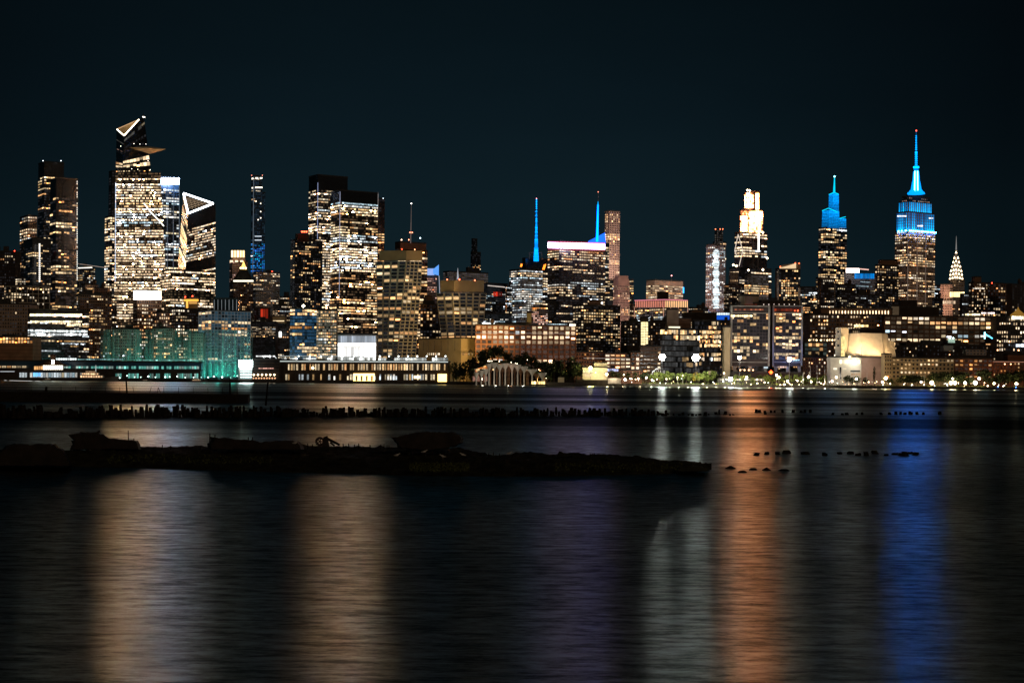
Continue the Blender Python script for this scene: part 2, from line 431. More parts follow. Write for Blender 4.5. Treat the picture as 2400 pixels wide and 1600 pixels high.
mb = MB(); mb.bar(P(186, 740, 1990), P(186, 614, 1990), .6, n=4); mb.build('mast', M['metal'], cr)
strip(cr, [(184, 628, 1985), (216, 627, 1985)], (1, .9, .75), 3, .5, name='crane_light')

# ---- tallest tower, slanted triangular crown and pointed deck
r = B(OT, 'dark glass tower half hidden behind the left side of the tallest tower', SK, 255, 262, 274, 402, 2350, 'glass', W(5, 6.5, .6, .5, .05, 'cool', 1), 900, 0)
r = B(OT, 'bright windowed slab at the left foot of the tallest tower', SK, 246, 258, 274, 508, 2150, 'glass', W(4.6, 6.2, .8, .62, .8, 'white', 1.8, bands=[(508, 530, .9, 1.6, 'gold')]), 900, 0)
strip(r, [(271, 428, 1905), (271, 470, 1905), (270, 660, 1905)], (.6, .75, 1), .9, .45, name='edge_light')

YT = 1900
def tap(u, v, dy=0): return P(u, v, YT + dy)
r = empty(SK, (Xg(320, YT), YT, 2), 'tallest left tower with a slanted triangular crown and a pointed observation deck', SK)
bot = [tap(287, 880), tap(400, 880, 60), tap(378, 880, 130), tap(266, 880, 70)]
mid = [tap(287, 404), tap(376, 404, 60), tap(362, 404, 130), tap(271, 404, 70)]
for p in bot: p.z = 2
mb = MB(); warped(mb, bot, mid); mb.build('wall', M['glass'], r)
HYW = W(hot=(.08, 60, 140), dimc=(.09, .055, .03), pw=4.2, ph=6.35, fw=.86, fh=.56, p=.8, pal='white', s=2.0, run=7, dim=.6, bands=[(404, 419, 0, 0), (420, 428, .8, 1.6, 'gold'), (428, 466, 1, 2.4, 'white'), (467, 484, .9, 1.8, 'gold'), (484, 498, .85, 2.4, 'white'), (499, 515, .7, 1.6, 'cool'), (516, 534, .7, 1.8, 'cool'), (578, 600, .95, 3.0, 'white'), (600, 620, .8, 2.2)]) if 1 else W(7.5, 6.35, .9, .62, .8, 'white', 2.0, run=5, dim=.6, bands=[(404, 419, 0, 0), (420, 428, .8, 1.6, 'gold'), (428, 466, 1, 2.4, 'white'), (467, 484, .9, 1.8, 'gold'), (484, 498, .85, 2.4, 'white'), (499, 515, .7, 1.6, 'cool'), (516, 534, .7, 1.8, 'cool'), (578, 600, .95, 3.0, 'white'), (600, 620, .8, 2.2)])  # warm dimc paints spilled window glow onto the dark panes
fill(r, [(bot[3], bot[0], mid[0], mid[3]), (bot[0], bot[1], mid[1], mid[0])], HYW, 880)
ub = [tap(287, 404, 2), tap(354, 404, 46), tap(350, 404, 110), tap(271.5, 404, 60)]
ut = [tap(291, 318, 2), tap(337, 271, 46), tap(331, 278, 100), tap(273, 303, 60)]
mb = MB(); i = 0
mb.prism(ub, ut); mb.build('upper_wall', M['glass'], r)
def sub(q, a, b):  # part of a face between heights a..b
    A, B_, C_, D = q; return (A.lerp(D, a), B_.lerp(C_, a), B_.lerp(C_, b), A.lerp(D, b))
for (a, b, ww) in ((.10, .32, W(8, 6.5, .92, .6, .85, 'gold', 1.8, run=6)), (.0, .06, W(6, 4, .5, .4, .6, 'gold', 1.2)), (.47, .72, W(7, 5.5, .5, .3, .35, 'pinkw', .5, dim=.9)), (.72, 1.0, W(9, 5.5, .9, .22, .5, 'cool', .12, run=6, dim=.9))):
    fill(r, [sub((ub[3], ub[0], ut[0], ut[3]), a, b * .8), sub((ub[0], ub[1], ut[1], ut[0]), a, b)], ww, 880)
strip(r, [(274, 303, YT), (291, 318, YT), (326, 280, YT)], (1, .85, .62), 5, .75, name='crown_light')
strip(r, [(274, 303, YT + 20), (322, 282, YT + 20)], (1, .6, .3), .7, .5, name='crown_light')
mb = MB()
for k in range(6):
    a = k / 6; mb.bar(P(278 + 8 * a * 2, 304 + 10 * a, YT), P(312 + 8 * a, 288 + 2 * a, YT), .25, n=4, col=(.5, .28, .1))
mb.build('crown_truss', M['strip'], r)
strip(r, [(334, 274, YT), (340, 275, YT)], (1, .9, .75), 3, .7, name='tip_light')
mb = MB(); mb.bar(tap(337, 276, 20), tap(337, 266, 20), .4, n=4); mb.build('mast', M['metal'], r)
for k, (u, v) in enumerate(((283, 343), (314, 337), (328, 338), (342, 338), (347, 377), (309, 396), (323, 397), (352, 398))): beacon(r, u, v, YT - 2, (1, .9, .8), 4, .55)
a, b, c_, d = tap(303, 346, 10), tap(390, 349.5, -30), tap(346, 343, 60), tap(352, 361, 0)
mb = MB(); mb.tri(a, d, b); mb.tri(a, b, c_); mb.tri(b, d, c_); mb.tri(a, c_, d)
mb.build('observation_deck', M['tan'], r)
spot(tap(350, 392, -90), tap(350, 352, -10), 90000, (1, .6, .3), 40)
strip(r, [(337, 476, YT - 20), (352, 496, YT - 20), (368, 512, YT - 20), (384, 530, YT - 20)], (1, .95, .9), 2.2, .7, name='crane_boom')

r = B(OT, 'glass tower with a blazing blue white crown behind the tallest tower', SK, 372, 377, 421, 416, 2050, 'glassblue',
      W(6, 6.3, .8, .55, .6, 'cool', 1.6, run=3, skip=[(400, 440)], bands=[(470, 500, .9, 2.2, 'cool')]), 900, 0)
for a, b in ((378, 391), (393, 405), (407, 420)): panel(r, a, b, 417, 432, 2045, (.5, .66, 1), 45, 'crown_panel')
for u in (392, 406, 420): strip(r, [(u, 432, 2046), (u, 690, 2046)], (.4, .5, .65), .25, .4, name='fin')

YS = 1850
def tq(u, v, dy=0): return P(u, v, YS + dy)
r = empty(SK, (Xg(460, YS), YS, 2), 'tapering tower whose slanted roof is outlined by a white lit triangle', SK)
bot = [tq(424, 880), tq(505, 880, 40), tq(490, 880, 110), tq(398, 880, 60)]
for p in bot: p.z = 2
top = [tq(441, 499), tq(505, 478, 40), tq(470, 468, 90), tq(430, 452, 60)]
mb = MB(); warped(mb, bot, top); mb.build('wall', M['glass'], r)
fill(r, [(bot[3].lerp(top[3], .25), bot[0].lerp(top[0], .25), top[0], top[3])], W(12, 6, .95, .72, .95, 'gold', 2.4, run=3), 880)
fill(r, [sub((bot[0], bot[1], top[1], top[0]), .0, .9)], W(4.2, 6.3, .84, .52, .66, 'white', 1.7, run=3, hot=(.05, 20, 45), dimc=(.035, .025, .018), skip=[(400, 520), (600, 628)], bands=[(521, 560, .75, 1.9)]), 880)
strip(r, [(430, 454, YS - 2), (441, 500, YS - 2), (500, 477, YS - 2), (430, 453, YS - 2)], (.85, .93, 1), 7, 1.1, name='crown_light')
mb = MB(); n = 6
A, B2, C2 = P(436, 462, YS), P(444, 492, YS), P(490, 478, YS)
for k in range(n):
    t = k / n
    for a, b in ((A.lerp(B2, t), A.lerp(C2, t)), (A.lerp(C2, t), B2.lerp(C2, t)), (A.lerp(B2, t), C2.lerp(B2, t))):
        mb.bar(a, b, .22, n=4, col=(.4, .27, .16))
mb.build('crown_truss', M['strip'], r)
faces, fp, zt = block(r, 376, 400, 504, 633, YS - 60, M['glass'], W(4.4, 6.6, .86, .56, .9, 'white', 2.1, run=6, hot=(.05, 20, 45), dimc=(.05, .035, .02), bands=[(685, 700, .1, .5)]), name='lower_wall', zb=2)

# ---- between the towers, nearer
r = B('apartment_tower', 'brown apartment tower topped by a blazing white screen of vertical fins', 'building', 312, 322, 379, 703, 1560, 'brown', W(5.2, 8.4, .6, .45, .42, 'warm', 1.3, 'single', run=1.6, dim=.2), 815, 0)
panel(r, 313, 345, 681, 702, 1556, (1, .95, .88), 7, 'crown_screen')
for k in range(11): panel(r, 346.5 + 3 * k, 348.3 + 3 * k, 681, 696, 1556, (1, .9, .75), 2.5, 'crown_fin')
panel(r, 345, 378, 696, 702, 1556, (1, .95, .88), 6, 'crown_screen')
r = B('apartment_tower', 'pale blank walled block right of the white finned crown', 'building', 357, 373, 398, 733, 1500, 'pink', W(5, 8, .5, .5, .45, 'warm', 1.2, 'single', run=1.6), 815, 1)
r = B('apartment_tower', 'dark brick tower with an amber lit water tank enclosure on top', 'building', 398, 412, 470, 724, 1540, 'dark', W(5.4, 7.5, .65, .5, .45, 'warm', 1.3, 'stuff', run=2), 830, 0)
block(r, 432, 440, 464, 701, 1560, M['tan'], None, vb=726, name='roof_plant'); panel(r, 431, 465, 701, 706, 1550, (1, .42, .06), 1.6, 'amber_panel'); panel(r, 436, 441, 706, 723, 1550, (1, .45, .08), 1.6, 'amber_panel'); panel(r, 443, 462, 707, 712, 1550, (1, .5, .12), .7, 'amber_panel')
beacon(r, 434, 696, 1540); beacon(r, 451, 694, 1540)
r = B('apartment_tower', 'glass block wrapped in a pale square grid beside the teal lit netting', 'building', 466, 496, 588, 729, 1440, 'glassblue', W(7.6, 7.2, .8, .75, .12, 'warm', 1.3, 'row', run=3, dim=.9, dimc=(.012, .03, .045), bands=[(748, 757, .75, 1.2, 'gold'), (765, 772, .3, 1.0, 'orange')]), 850, 0)
mb = MB()
fp, _ = foot(466, 496, 588, 729, 1438)
for (a, b, n) in ((fp[3], fp[0], 4), (fp[0], fp[1], 12)):
    for k in range(n + 1):
        q = a.lerp(b, k / n); mb.bar(Vector((q.x, q.y - 1, 14)), Vector((q.x, q.y - 1, P(500, 729, 1438).z)), .22, n=4)
for k in range(16):
    z = P(500, 729 + 7.4 * k, 1438).z
    for a, b in ((fp[3], fp[0]), (fp[0], fp[1])): mb.bar(Vector((a.x, a.y - 1, z)), Vector((b.x, b.y - 1, z)), .22, n=4)
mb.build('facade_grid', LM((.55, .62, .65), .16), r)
block(r, 500, None, 557, 701, 1450, M['glass'], None, vb=729, name='roof_plant')
for k in range(7): strip(r, [(502 + 8.7 * k, 702, 1447), (502 + 8.7 * k, 727, 1447)], (.7, .75, .8), .25, .25, name='crown_fin')

# dark silo shaped backdrop of the range: low blocks seen through the net
for i, (a, b, t, lb) in enumerate(((236, 262, 790, 'leftmost low loft block behind the teal netting'), (262, 318, 772, 'wide low loft block behind the teal netting, second from left'), (318, 356, 798, 'low loft block behind the netting under the white finned tower'), (356, 404, 770, 'tall pale loft block in the middle of the teal netting'), (404, 440, 800, 'narrow low block behind the netting below the amber tank'), (440, 476, 782, 'rightmost loft block behind the teal netting'))):
    B('loft_building', lb, 'building', a, None, b, t, 1410 + i * 6, 'stone' if i % 2 else 'brown', W(5, 7, .6, .5, .2, 'mix', 1.0, 'single', run=1.5, dim=.5), 870, 1)

# ---- Worldwide style crown, gold pyramid, slim supertall
r = B(OT, 'old pinkish tower with a floodlit octagonal golden crown', SK, 538, 545, 580, 612, 3000, 'pink', W(3.6, 5, .5, .5, .3, 'pinkw', .8), 900, 0)
block(r, 541, 546, 575, 586, 2995, M['pink'], None, vb=612, name='crown', cap=False)
for k in range(5): panel(r, 542 + k * 6.6, 546.5 + k * 6.6, 587, 603, 2985, (1, .68, .33), U(2, 4), 'crown_panel')
for k in range(3): panel(r, 539 + k * 12, 546 + k * 12, 610, 614, 2984, (1, .7, .4), 2.2, 'cornice_light')
r = B('apartment_tower', 'brown tower with a dark hipped roof, a white eave line and a small gold spire', 'building', 540, 548, 595, 660, 2400, 'brown', W(4, 5.5, .6, .5, .3, 'gold', 1.0), 900, 0)
mb = MB(); fp, _ = foot(546, 552, 595, 656, 2390); cen = sum(fp, Vector((0, 0))) / 4
z0 = P(570, 657, 2390).z; z1 = P(570, 630, 2390).z
mb.prism([Vector((p.x, p.y, z0)) for p in fp], [Vector((*(cen + (p - cen) * .35), z1)) for p in fp]); mb.build('hipped_roof', M['roof'], r)
panel(r, 547, 594, 656.5, 660, 2375, (1, .93, .7), 2.5, 'eave_light')
z2 = P(573, 611, 2390).z
mb = MB(); cc = (1 * 2.2, .62 * 2.2, .14 * 2.2)
mb.prism([Vector((*(cen + (p - cen) * .3), z1)) for p in fp], [Vector((*(cen + (p - cen) * .02), z2)) for p in fp], cc); mb.build('gold_spire', M['strip'], r)
for k in range(3): beacon(r, 564 + 6 * k, 628, 2370, (1, .75, .4), 9, 1.4, 'spire_light')

r = B(SK, 'very slender blue glass supertall with lit bands near its top', SK, 590, 595, 622, 451, 3300, 'glassblue', W(3.5, 3.5, .6, .6, .0, 'blue', 1, dim=.5, dimc=(.01, .03, .05), bands=[(568, 642, .75, 1.1, 'blue')]), 900, 0)
block(r, 589, 595, 615, 413, 3290, M['glassblue'], W(4, 4, .6, .6, .03, 'warm', 1.5, dim=.6, dimc=(.008, .02, .035), bands=[(567, 642, .75, 1.2, 'blue')]), name='upper_wall')
for a, b, v in ((590, 594, 417), (599, 605, 416), (609, 615, 416), (590, 593, 439), (598, 615, 438)): panel(r, a, b, v, v + 3, 3270, (1, .92, .75), 2.5, 'crown_light')
for v in (553, 562): panel(r, 597, 613, v, v + 1.6, 3270, (.8, .9, 1), 1.2, 'band_light')
for (u, v) in ((600, 472), (611, 477), (611, 496), (611, 511), (605, 515)): beacon(r, u, v, 3268, (1, .9, .7), 3, 1.5, 'window')
strip(r, [(594.5, 414, 3285), (592.5, 640, 3285)], (.4, .5, .6), .22, .8, name='edge_fin')
for u in (590, 615): beacon(r, u, 411, 3280, (1, .3, .2), 3, 1)

r = B('apartment_tower', 'balconied residential tower at the foot of the slender blue supertall', 'building', 594, 600, 656, 638, 2200, 'concrete', W(4.2, 5.2, .8, .5, .3, 'warm', 1.1, run=2, dim=.8), 900, 1); beacon(r, 638, 636, 2190)
B('office_building', 'low far block with warm strips in the gap right of the slender supertall', 'building', 654, None, 690, 697, 2500, 'dark', W(4, 5, .8, .5, .55, 'warm', 1.2), 900, 1)
r = B('apartment_tower', 'dark tower with a red lit sign patch among the mid left rooftops', 'building', 592, 596, 634, 722, 1700, 'dark', W(4.5, 5.5, .7, .5, .3, 'warm', 1.0), 900, 0); panel(r, 611, 629, 724, 746, 1690, (1, .06, .02), .5, 'red_panel', jitter=.5)
r = B('loft_building', 'dark roofed block with a glittering upper storey left of the blue glass block', 'building', 588, None, 646, 755, 1560, 'dark', W(3, 3.5, .6, .6, .0, 'white', 1, bands=[(767, 788, .75, .7, 'white'), (788, 793, .4, 1.6, 'gold')]), 900, 1)
r = B('office_building', 'small block with a beige lit penthouse left of the blue glass block', 'building', 632, None, 682, 757, 1600, 'dark', W(5, 6, .6, .5, .2, 'warm', 1.2), 900, 0)
block(r, 636, None, 668, 742, 1590, M['tan'], None, vb=757, name='penthouse'); panel(r, 640, 666, 751, 753, 1580, (1, .75, .45), 1.5, 'band_light')
panel(r, 654, 660, 777, 790, 1585, (1, 1, .95), 4, 'lit_stair')

# ---- Manhattan West style pair
r = B(AT, 'dark residential tower with scattered windows and clustered red roof lights', SK, 681, 692, 756, 563, 1900, 'glass', W(4.6, 5.6, .62, .55, .3, 'gold', 1.3, run=1.8, bands=[(563, 568, .5, 1.5, 'gold')]), 900, 0)
block(r, 692, 697, 724, 550, 1895, M['dark'], None, vb=566, name='roof_plant')
for u in (708, 713, 718): beacon(r, u, 543, 1890, (1, .06, .02), 12, 1.3)
r = B(OT, 'tall office tower with a blank black crown, the rear one of the bright pair', SK, 724, 745, 815, 411, 2150, 'glass',
      W(4.2, 6.5, .84, .54, .6, 'white', 1.5, run=4, hot=(.05, 25, 60), dimc=(.035, .025, .018), skip=[(400, 441)], bands=[(441, 490, .45, 1.0, 'warm'), (495, 512, .97, 2.4, 'white'), (560, 575, .9, 2.0), (560, 720, .9, 1.9, 'white')]), 900, 0)
strip(r, [(745, 428, 2146), (744, 560, 2146)], (.5, .6, 1), .6, .4, name='edge_light')
r = B(OT, 'broad front office tower of the bright pair, black crown over glowing floors', SK, 776, 797, 886, 447, 1950, 'glass',
      W(4.8, 6.25, .86, .56, .88, 'white', 2.1, run=6, hot=(.08, 60, 140), dimc=(.06, .035, .02), skip=[(440, 473)], bands=[(474, 484, 1, 1.8, 'cool'), (485, 505, .85, 2.0, 'gold'), (505, 528, .35, 1.2, 'gold'), (529, 548, .75, 1.8, 'gold'), (549, 566, .9, 1.4, 'cool'), (566, 580, .8, 2.2), (580, 634, .92, 2.8, 'white'), (634, 700, .6, 1.4, 'gold'), (700, 745, .92, 2.2, 'gold'), (745, 790, .7, 1.5, 'gold')]), 785, 0)
strip(r, [(797, 449, 1946), (795, 700, 1946)], (.6, .65, .9), .5, .4, name='edge_light'); strip(r, [(886, 451, 1985), (883, 600, 1985)], (.9, .8, .8), .5, .4, name='edge_light')
r = B(SK, 'slim dark glass tower showing behind the right edge of the bright pair', SK, 880, 887, 902, 466, 2600, 'glass', W(6, 6.2, .8, .55, .0, 'gold', 1, dim=.4, bands=[(546, 572, .85, 1.8, 'gold'), (583, 600, .7, 1.6, 'gold'), (600, 700, .3, 1)]), 900, 0); beacon(r, 898, 465, 2590, (.8, .9, 1), 3, 1)

# ---- glowing lower blocks
r = B('office_building', 'sail like glass block, blue on its left face and golden on its right', 'building', 680, None, 743, 724, 1450, 'glassblue', W(5.5, 7.8, .9, .7, .25, 'gold', 1.0, run=4, dim=.95, dimc=(.012, .045, .09), bands=[(724, 742, .9, 1.6, 'gold'), (766, 774, .9, 1.0, 'orange')]), 850, 0)
faces, fp, zt = block(r, 742, None, 789, 728, 1446, M['concrete'], W(4.5, 7, .8, .6, .6, 'gold', .9, run=1.5, dim=.9, dimc=(.15, .13, .1), bands=[(752, 760, .8, 1.6, 'gold'), (795, 840, .7, 1.2, 'white')]), name='right_wall')
beacon(r, 711, 717, 1440, (1, .85, .6), 14, 1.6, 'lamp')
r = B('office_building', 'low glass hall glowing white at the foot of the broad bright tower', 'building', 791, None, 882, 785, 1420, 'concrete', None, 900, 0)
panel(r, 793, 881, 787, 802, 1415, (.75, .85, 1), .35, 'glass_wall', jitter=.35); panel(r, 792, 881, 804, 812, 1415, (1, .98, .92), 3, 'glass_wall'); panel(r, 792, 881, 814, 836, 1415, (1, .98, .95), 1.8, 'glass_wall', jitter=.6)

# ---- twisting gridded pair
def twist(label, top, bot, vt, vbm, Y, cap, px, rows, p):
    r = empty('apartment_tower', (Xg(top[1], Y), Y, 2), label, SK)
    T = [P(top[1], vt, Y), P(top[2], vt + 1, Y + 22), None, P(top[0], vt + 1, Y + 26)]
    Bq = [P(bot[1], vbm, Y), P(bot[2], vbm, Y + 22), None, P(bot[0], vbm, Y + 26)]
    for q in (T, Bq): q[2] = q[1] + q[3] - q[0]
    mb = MB(); warped(mb, Bq, T); mb.build('wall', M['frame'], r)
    ww = W(px, (vbm - vt) / rows, .74, .7, p, 'gold', 1.1, 'single', run=1.5, dim=1.0, dimc=(.006, .007, .009))
    fill(r, [(Bq[3], Bq[0], T[0], T[3]), (Bq[0], Bq[1], T[1], T[0])], ww, 900)
    mb = MB()
    a0, a1, a2, v0, v1 = cap
    K = [P(a1, v1, Y + 4), P(a2, v1, Y + 20), None, P(a0, v1, Y + 22)]; K[2] = K[1] + K[3] - K[0]
    dz = Vector((0, 0, (v1 - v0) * Y / F)); mb.prism(K, [k + dz for k in K]); mb.build('roof_plant', M['tan'], r)
    return r
tw = twist('left twisting tower of the gridded pair, narrowing toward its base', (881, 953, 990), (886, 930, 974), 612, 842, 1480, (889, 952, 990, 587, 611), 11.3, 28, .26)
r = B(OT, 'tower with a brown mechanical crown and tall antenna behind the left twisting tower', SK, 926, 953, 1002, 586, 2500, 'brown', W(7, 7, .9, .6, .75, 'gold', 1.6, run=3), 900, 0)
block(r, 926, 938, 999, 568, 2490, M['brown'], None, vb=583, name='roof_plant')
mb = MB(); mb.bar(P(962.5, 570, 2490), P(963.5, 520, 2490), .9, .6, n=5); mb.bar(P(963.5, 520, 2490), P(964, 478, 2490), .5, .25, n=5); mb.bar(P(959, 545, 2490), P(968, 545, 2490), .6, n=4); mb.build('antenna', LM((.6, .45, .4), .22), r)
for (u, v, c) in ((964, 477, (1, .9, .8)), (961, 545, (1, .2, .1)), (966, 545, (1, .2, .1)), (941, 562, (1, .6, .4)), (958, 562, (1, .25, .12)), (985, 558, (.7, .9, 1)), (942, 584, (1, .06, .02)), (972, 585, (1, .3, .12))): beacon(r, u, v, 2480, c, 9, 1.1)
tw2 = twist('right twisting tower of the gridded pair, shorter and broader', (1022, 1060, 1141), (1034, 1067, 1130), 686, 795, 1480, (1031, 1064, 1134, 657, 684), 14, 13, .36)
for (u, v) in ((1048, 655), (1077, 655), (1113, 657)): beacon(tw2, u, v, 1475, (1, .12, .05), 10, .8)
for (x0, x1, y0, z0, z1, target, pw) in ((1, 0, 0, 0, 0, (965, 700), 3.4e5), (1, 0, 0, 0, 0, (1105, 730), 2.4e5)):
    spot(P(target[0] + 45, 860, 1330), P(target[0] - 5, target[1], 1485), pw * 1.4, (1, .62, .22), 60, 3)  # unseen spots added to gild the twisting pair
spot(P(1436, 690, 3150), P(1434, 570, 3300), 2.4e6, (1, .72, .55), 70, 5); spot(P(1455, 760, 2200), P(1452, 700, 2300), 3.5e5, (1, .62, .5), 90, 5); spot(P(1560, 735, 2420), P(1560, 680, 2500), 3.0e5, (1, .72, .52), 100, 5); spot(P(1660, 760, 2420), P(1664, 660, 2500), 2.2e5, (1, .6, .52), 80, 5)  # unseen spots added to brighten several distant pale towers
spot(P(870, 850, 1330), P(905, 720, 1500), 2.0e5, (.8, .85, .8), 60, 3)  # unseen cool spot added for the left twisting tower

# ---- middle
r = B(OT, 'pinkish office tower with a slanted light blue roof screen', SK, 1000, None, 1024, 646, 2900, 'pink', W(3.6, 5, .7, .5, .55, 'pinkw', .9), 900, 0)
mb = MB(); c = (.12, .38, 1.0)
mb.quad(P(1001, 645, 2890), P(1018, 645, 2890), P(1018, 629, 2890), P(1001, 629, 2890), (.3, .45, .9)); mb.quad(P(1015, 642, 2885), P(1028.5, 646, 2885), P(1028.5, 620, 2885), P(1015, 631, 2885), c); mb.build('roof_screen', M['strip'], r)
strip(r, [(1029, 646, 2885), (1031, 700, 2885)], (.6, .65, .8), .5, .8, name='edge_light')
B(SK, 'distant dark spired tower with a tapering stepped silhouette', SK, 1103, 1107, 1127, 592, 3900, 'glass', W(3, 4, .7, .5, .05, 'warm', 1, dim=.3, bands=[(620, 640, .5, 1.6, 'gold')]), 900, 0)
r = B(SK, 'distant black thin tower rising just left of the stepped silhouette', SK, 1105, 1108, 1119, 561, 3950, 'glass', W(3, 4, .6, .5, .02, 'warm', 1, dim=.3), 900, 0)
r = B('office_building', 'wide grey office block with a small white mast on its roof', 'building', 1039, 1053, 1144, 637, 2700, 'concrete', W(5, 5, .9, .5, .05, 'warm', .7, run=6, dim=.9, dimc=(.04, .035, .035)), 900, 1)
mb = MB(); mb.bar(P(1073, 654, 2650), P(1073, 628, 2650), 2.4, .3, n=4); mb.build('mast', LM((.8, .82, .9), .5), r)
r = B(OT, 'dark glass tower with faint red letters right of the right twisting tower', SK, 1100, 1143, 1190, 665, 2300, 'glassblue', W(4.5, 5.2, .8, .45, .22, 'cool', .8, run=3, dim=.8), 900, 0)
strip(r, [(1143, 669, 2290), (1184, 673, 2290)], (1, .85, .75), .8, .6, name='roof_line'); panel(r, 1156, 1178, 684, 694, 2280, (1, .05, .02), .35, 'red_sign', jitter=.6)
B('loft_building', 'brown brick block with amber windows between the twisting pair', 'building', 985, None, 1036, 714, 1560, 'brown', W(7, 7.5, .6, .6, .3, 'gold', 1.2, 'single', run=1.4), 800, 0)
r = B('water_tower_building', 'dark round roofed block rising behind the brick block between the twisting pair', 'building', 991, None, 1018, 707, 1700, 'dark', None, 900, 0)
mb = MB(); mb.lathe(P(1004, 708, 1715), [(5.4, 0), (5.4, 4), (4, 7), (.3, 8.5)], 12); mb.build('domed_tank', M['brown'], r)
B('office_building', 'low dark glass hall with a string of white lamps, above the brick warehouse', 'building', 1112, None, 1200, 736, 1700, 'glassblue', W(4, 5, .7, .6, .25, 'cool', 1.0, bands=[(755, 760, 1, 3, 'cool')]), 900, 1)
r = B(OT, 'curved white banded office tower below the left blue spire', SK, 1194, 1224, 1272, 632, 2250, 'concrete', W(4.2, 5.4, .8, .5, .6, 'cool', 1.1, run=2.5, dim=.9, dimc=(.05, .05, .055), bands=[(636, 650, .9, 1.4, 'white'), (680, 712, .8, 1.4, 'cool')]), 900, 0)
r = B(SK, 'dark topped tower carrying a tall blue lit antenna and orange signs', SK, 1224, 1232, 1284, 606, 2600, 'glass', W(5, 6, .8, .5, .65, 'white', 1.5, skip=[(600, 634)]), 900, 0)
mb = MB(); c = lambda g: (0.0, .62 * g, 2.2 * g)
vv = 612
while vv > 493:
    st_ = U(2.5, 6); ra = 1.1 + 4.0 * ((vv - 490) / 122) ** 1.8; rb = ra * .97
    mb.bar(P(1256.6 + (612 - vv) * .006, vv, 2590), P(1256.6 + (612 - vv + st_ * .8) * .006, vv - st_ * .8, 2590), ra * U(.85, 1.1), rb * .9, 6, c(U(.35, 1.5)))
    if R() < .3: mb.bar(P(1256.7 - 2.6, vv, 2590), P(1256.7 + 2.6, vv, 2590), .5, n=4, col=c(.9))
    vv -= st_
mb.bar(P(1256.6, 612, 2590), P(1257.4, 492, 2590), 1.6, .7, 6, c(.35))
for k in range(6): mb.bar(P(1257.4, 490 - k * 4, 2590), P(1257.4, 487.6 - k * 4, 2590), 1.0, .9, 6, c(1.6))
mb.build('antenna', M['strip'], r); beacon(r, 1257.5, 465.5, 2590, (1, .3, .4), 5, 1)
mb = MB(); mb.bar(P(1257.4, 490, 2592), P(1257.5, 466, 2592), .4, n=4)
for a, b in (((1241, 608), (1241, 592)), ((1241, 592), (1251, 592)), ((1263, 592), (1270, 592)), ((1270, 592), (1270, 608))): mb.bar(P(*a, 2590), P(*b, 2590), .6, n=4)
mb.build('antenna_frame', M['steel'], r)
for a, b in (((1272, 632), (1276, 620)), ((1275, 632), (1279, 619)), ((1220, 625), (1222, 618)), ((1222, 625), (1224, 619))): strip(r, [(*a, 2560), (*b, 2560)], (1, .22, .02), 3.5, .8, name='orange_sign')
r = B(OT, 'black banded office block crowned by a pinkish white light band', SK, 1284, 1311, 1419, 566, 2350, 'glass',
      W(5.2, 6.1, .8, .45, .48, 'white', 1.3, run=3.5, dim=.5, skip=[(560, 586)], bands=[(586, 606, .85, 1.4, 'warm'), (660, 668, .8, 1.3, 'cool'), (675, 720, .62, 1.2)]), 900, 0)
for a, b, da in ((1284, 1310, 6), (1312, 1318, 0), (1320, 1418, 0)):
    mb = MB(); k = 0 if a > 1300 else 1
    mb.quad(P(a, 582 + (a - 1311) * .028, 2335), P(b, 582 + (b - 1311) * .028, 2335), P(b, 568.5 + (b - 1311) * .028, 2335), P(a, 568.5 + (a - 1311) * .028, 2335), (7, 5, 9)); mb.build('crown_panel', M['strip'], r)
strip(r, [(1284, 566.5, 2334), (1418, 570, 2334)], (1, .12, .22), 1.0, .7, name='crown_edge'); strip(r, [(1284, 584, 2334), (1418, 586.5, 2334)], (1, .1, .2), .45, .7, name='crown_edge')
r = B(SK, 'glass tower with slanted cyan roof and needle blue spire behind the black banded block', SK, 1380, 1400, 1428, 570, 2700, 'glassblue', W(4, 6.4, .9, .5, .7, 'white', 1.7, run=3, bands=[(540, 575, .1, .5)]), 900, 0)
mb = MB(); mb.prism([P(1378, 568, 2690), P(1400, 570, 2690), P(1420, 570, 2690)], [P(1379, 565, 2690), P(1402, 556, 2690), P(1418, 545, 2690)], (.02, .22, 1.6)); mb.build('slanted_roof', M['strip'], r)
mb = MB(); mb.bar(P(1399.5, 566, 2680), P(1401.5, 480, 2680), 2.2, 1.2, 6, (0, .9, 9)); mb.bar(P(1401.5, 480, 2680), P(1401.8, 472, 2680), 1.2, .4, 6, (0, .5, 1.2)); mb.build('spire', M['strip'], r)
mb = MB(); mb.bar(P(1401.8, 472, 2680), P(1402, 450, 2680), .35, n=4); mb.build('spire_tip', M['steel'], r); beacon(r, 1402, 450, 2680, (1, .25, .15), 4, 1)
r = B(SK, 'white square gridded supertall with three glowing storey bands', SK, 1418, 1429, 1453, 495, 3300, 'pink', W(4.2, 5.2, .55, .55, .12, 'gold', 1.2, run=1, dim=1, dimc=(.004, .004, .005), bands=[(498, 522, .55, 1.6, 'gold'), (547, 561, 1, 2.0, 'gold'), (568, 574, .5, 1.5), (607, 618, 1, 1.7, 'gold')]), 900, 0)
r = B(OT, 'pinkish tower with clipped corners below the white gridded supertall', SK, 1437, 1449, 1476, 668, 2300, 'pink', W(3.3, 5.4, .5, .5, .25, 'warm', .9, run=1, dim=.9, bands=[(692, 699, .8, 1.2), (725, 740, .9, 1.5, 'gold')]), 900, 0)
fp, _ = foot(1437, 1449, 1476, 645, 2298); cen = sum(fp, Vector((0, 0))) / 4
mb = MB(); za = P(1449, 668, 2298).z; zb_ = P(1449, 652, 2298).z
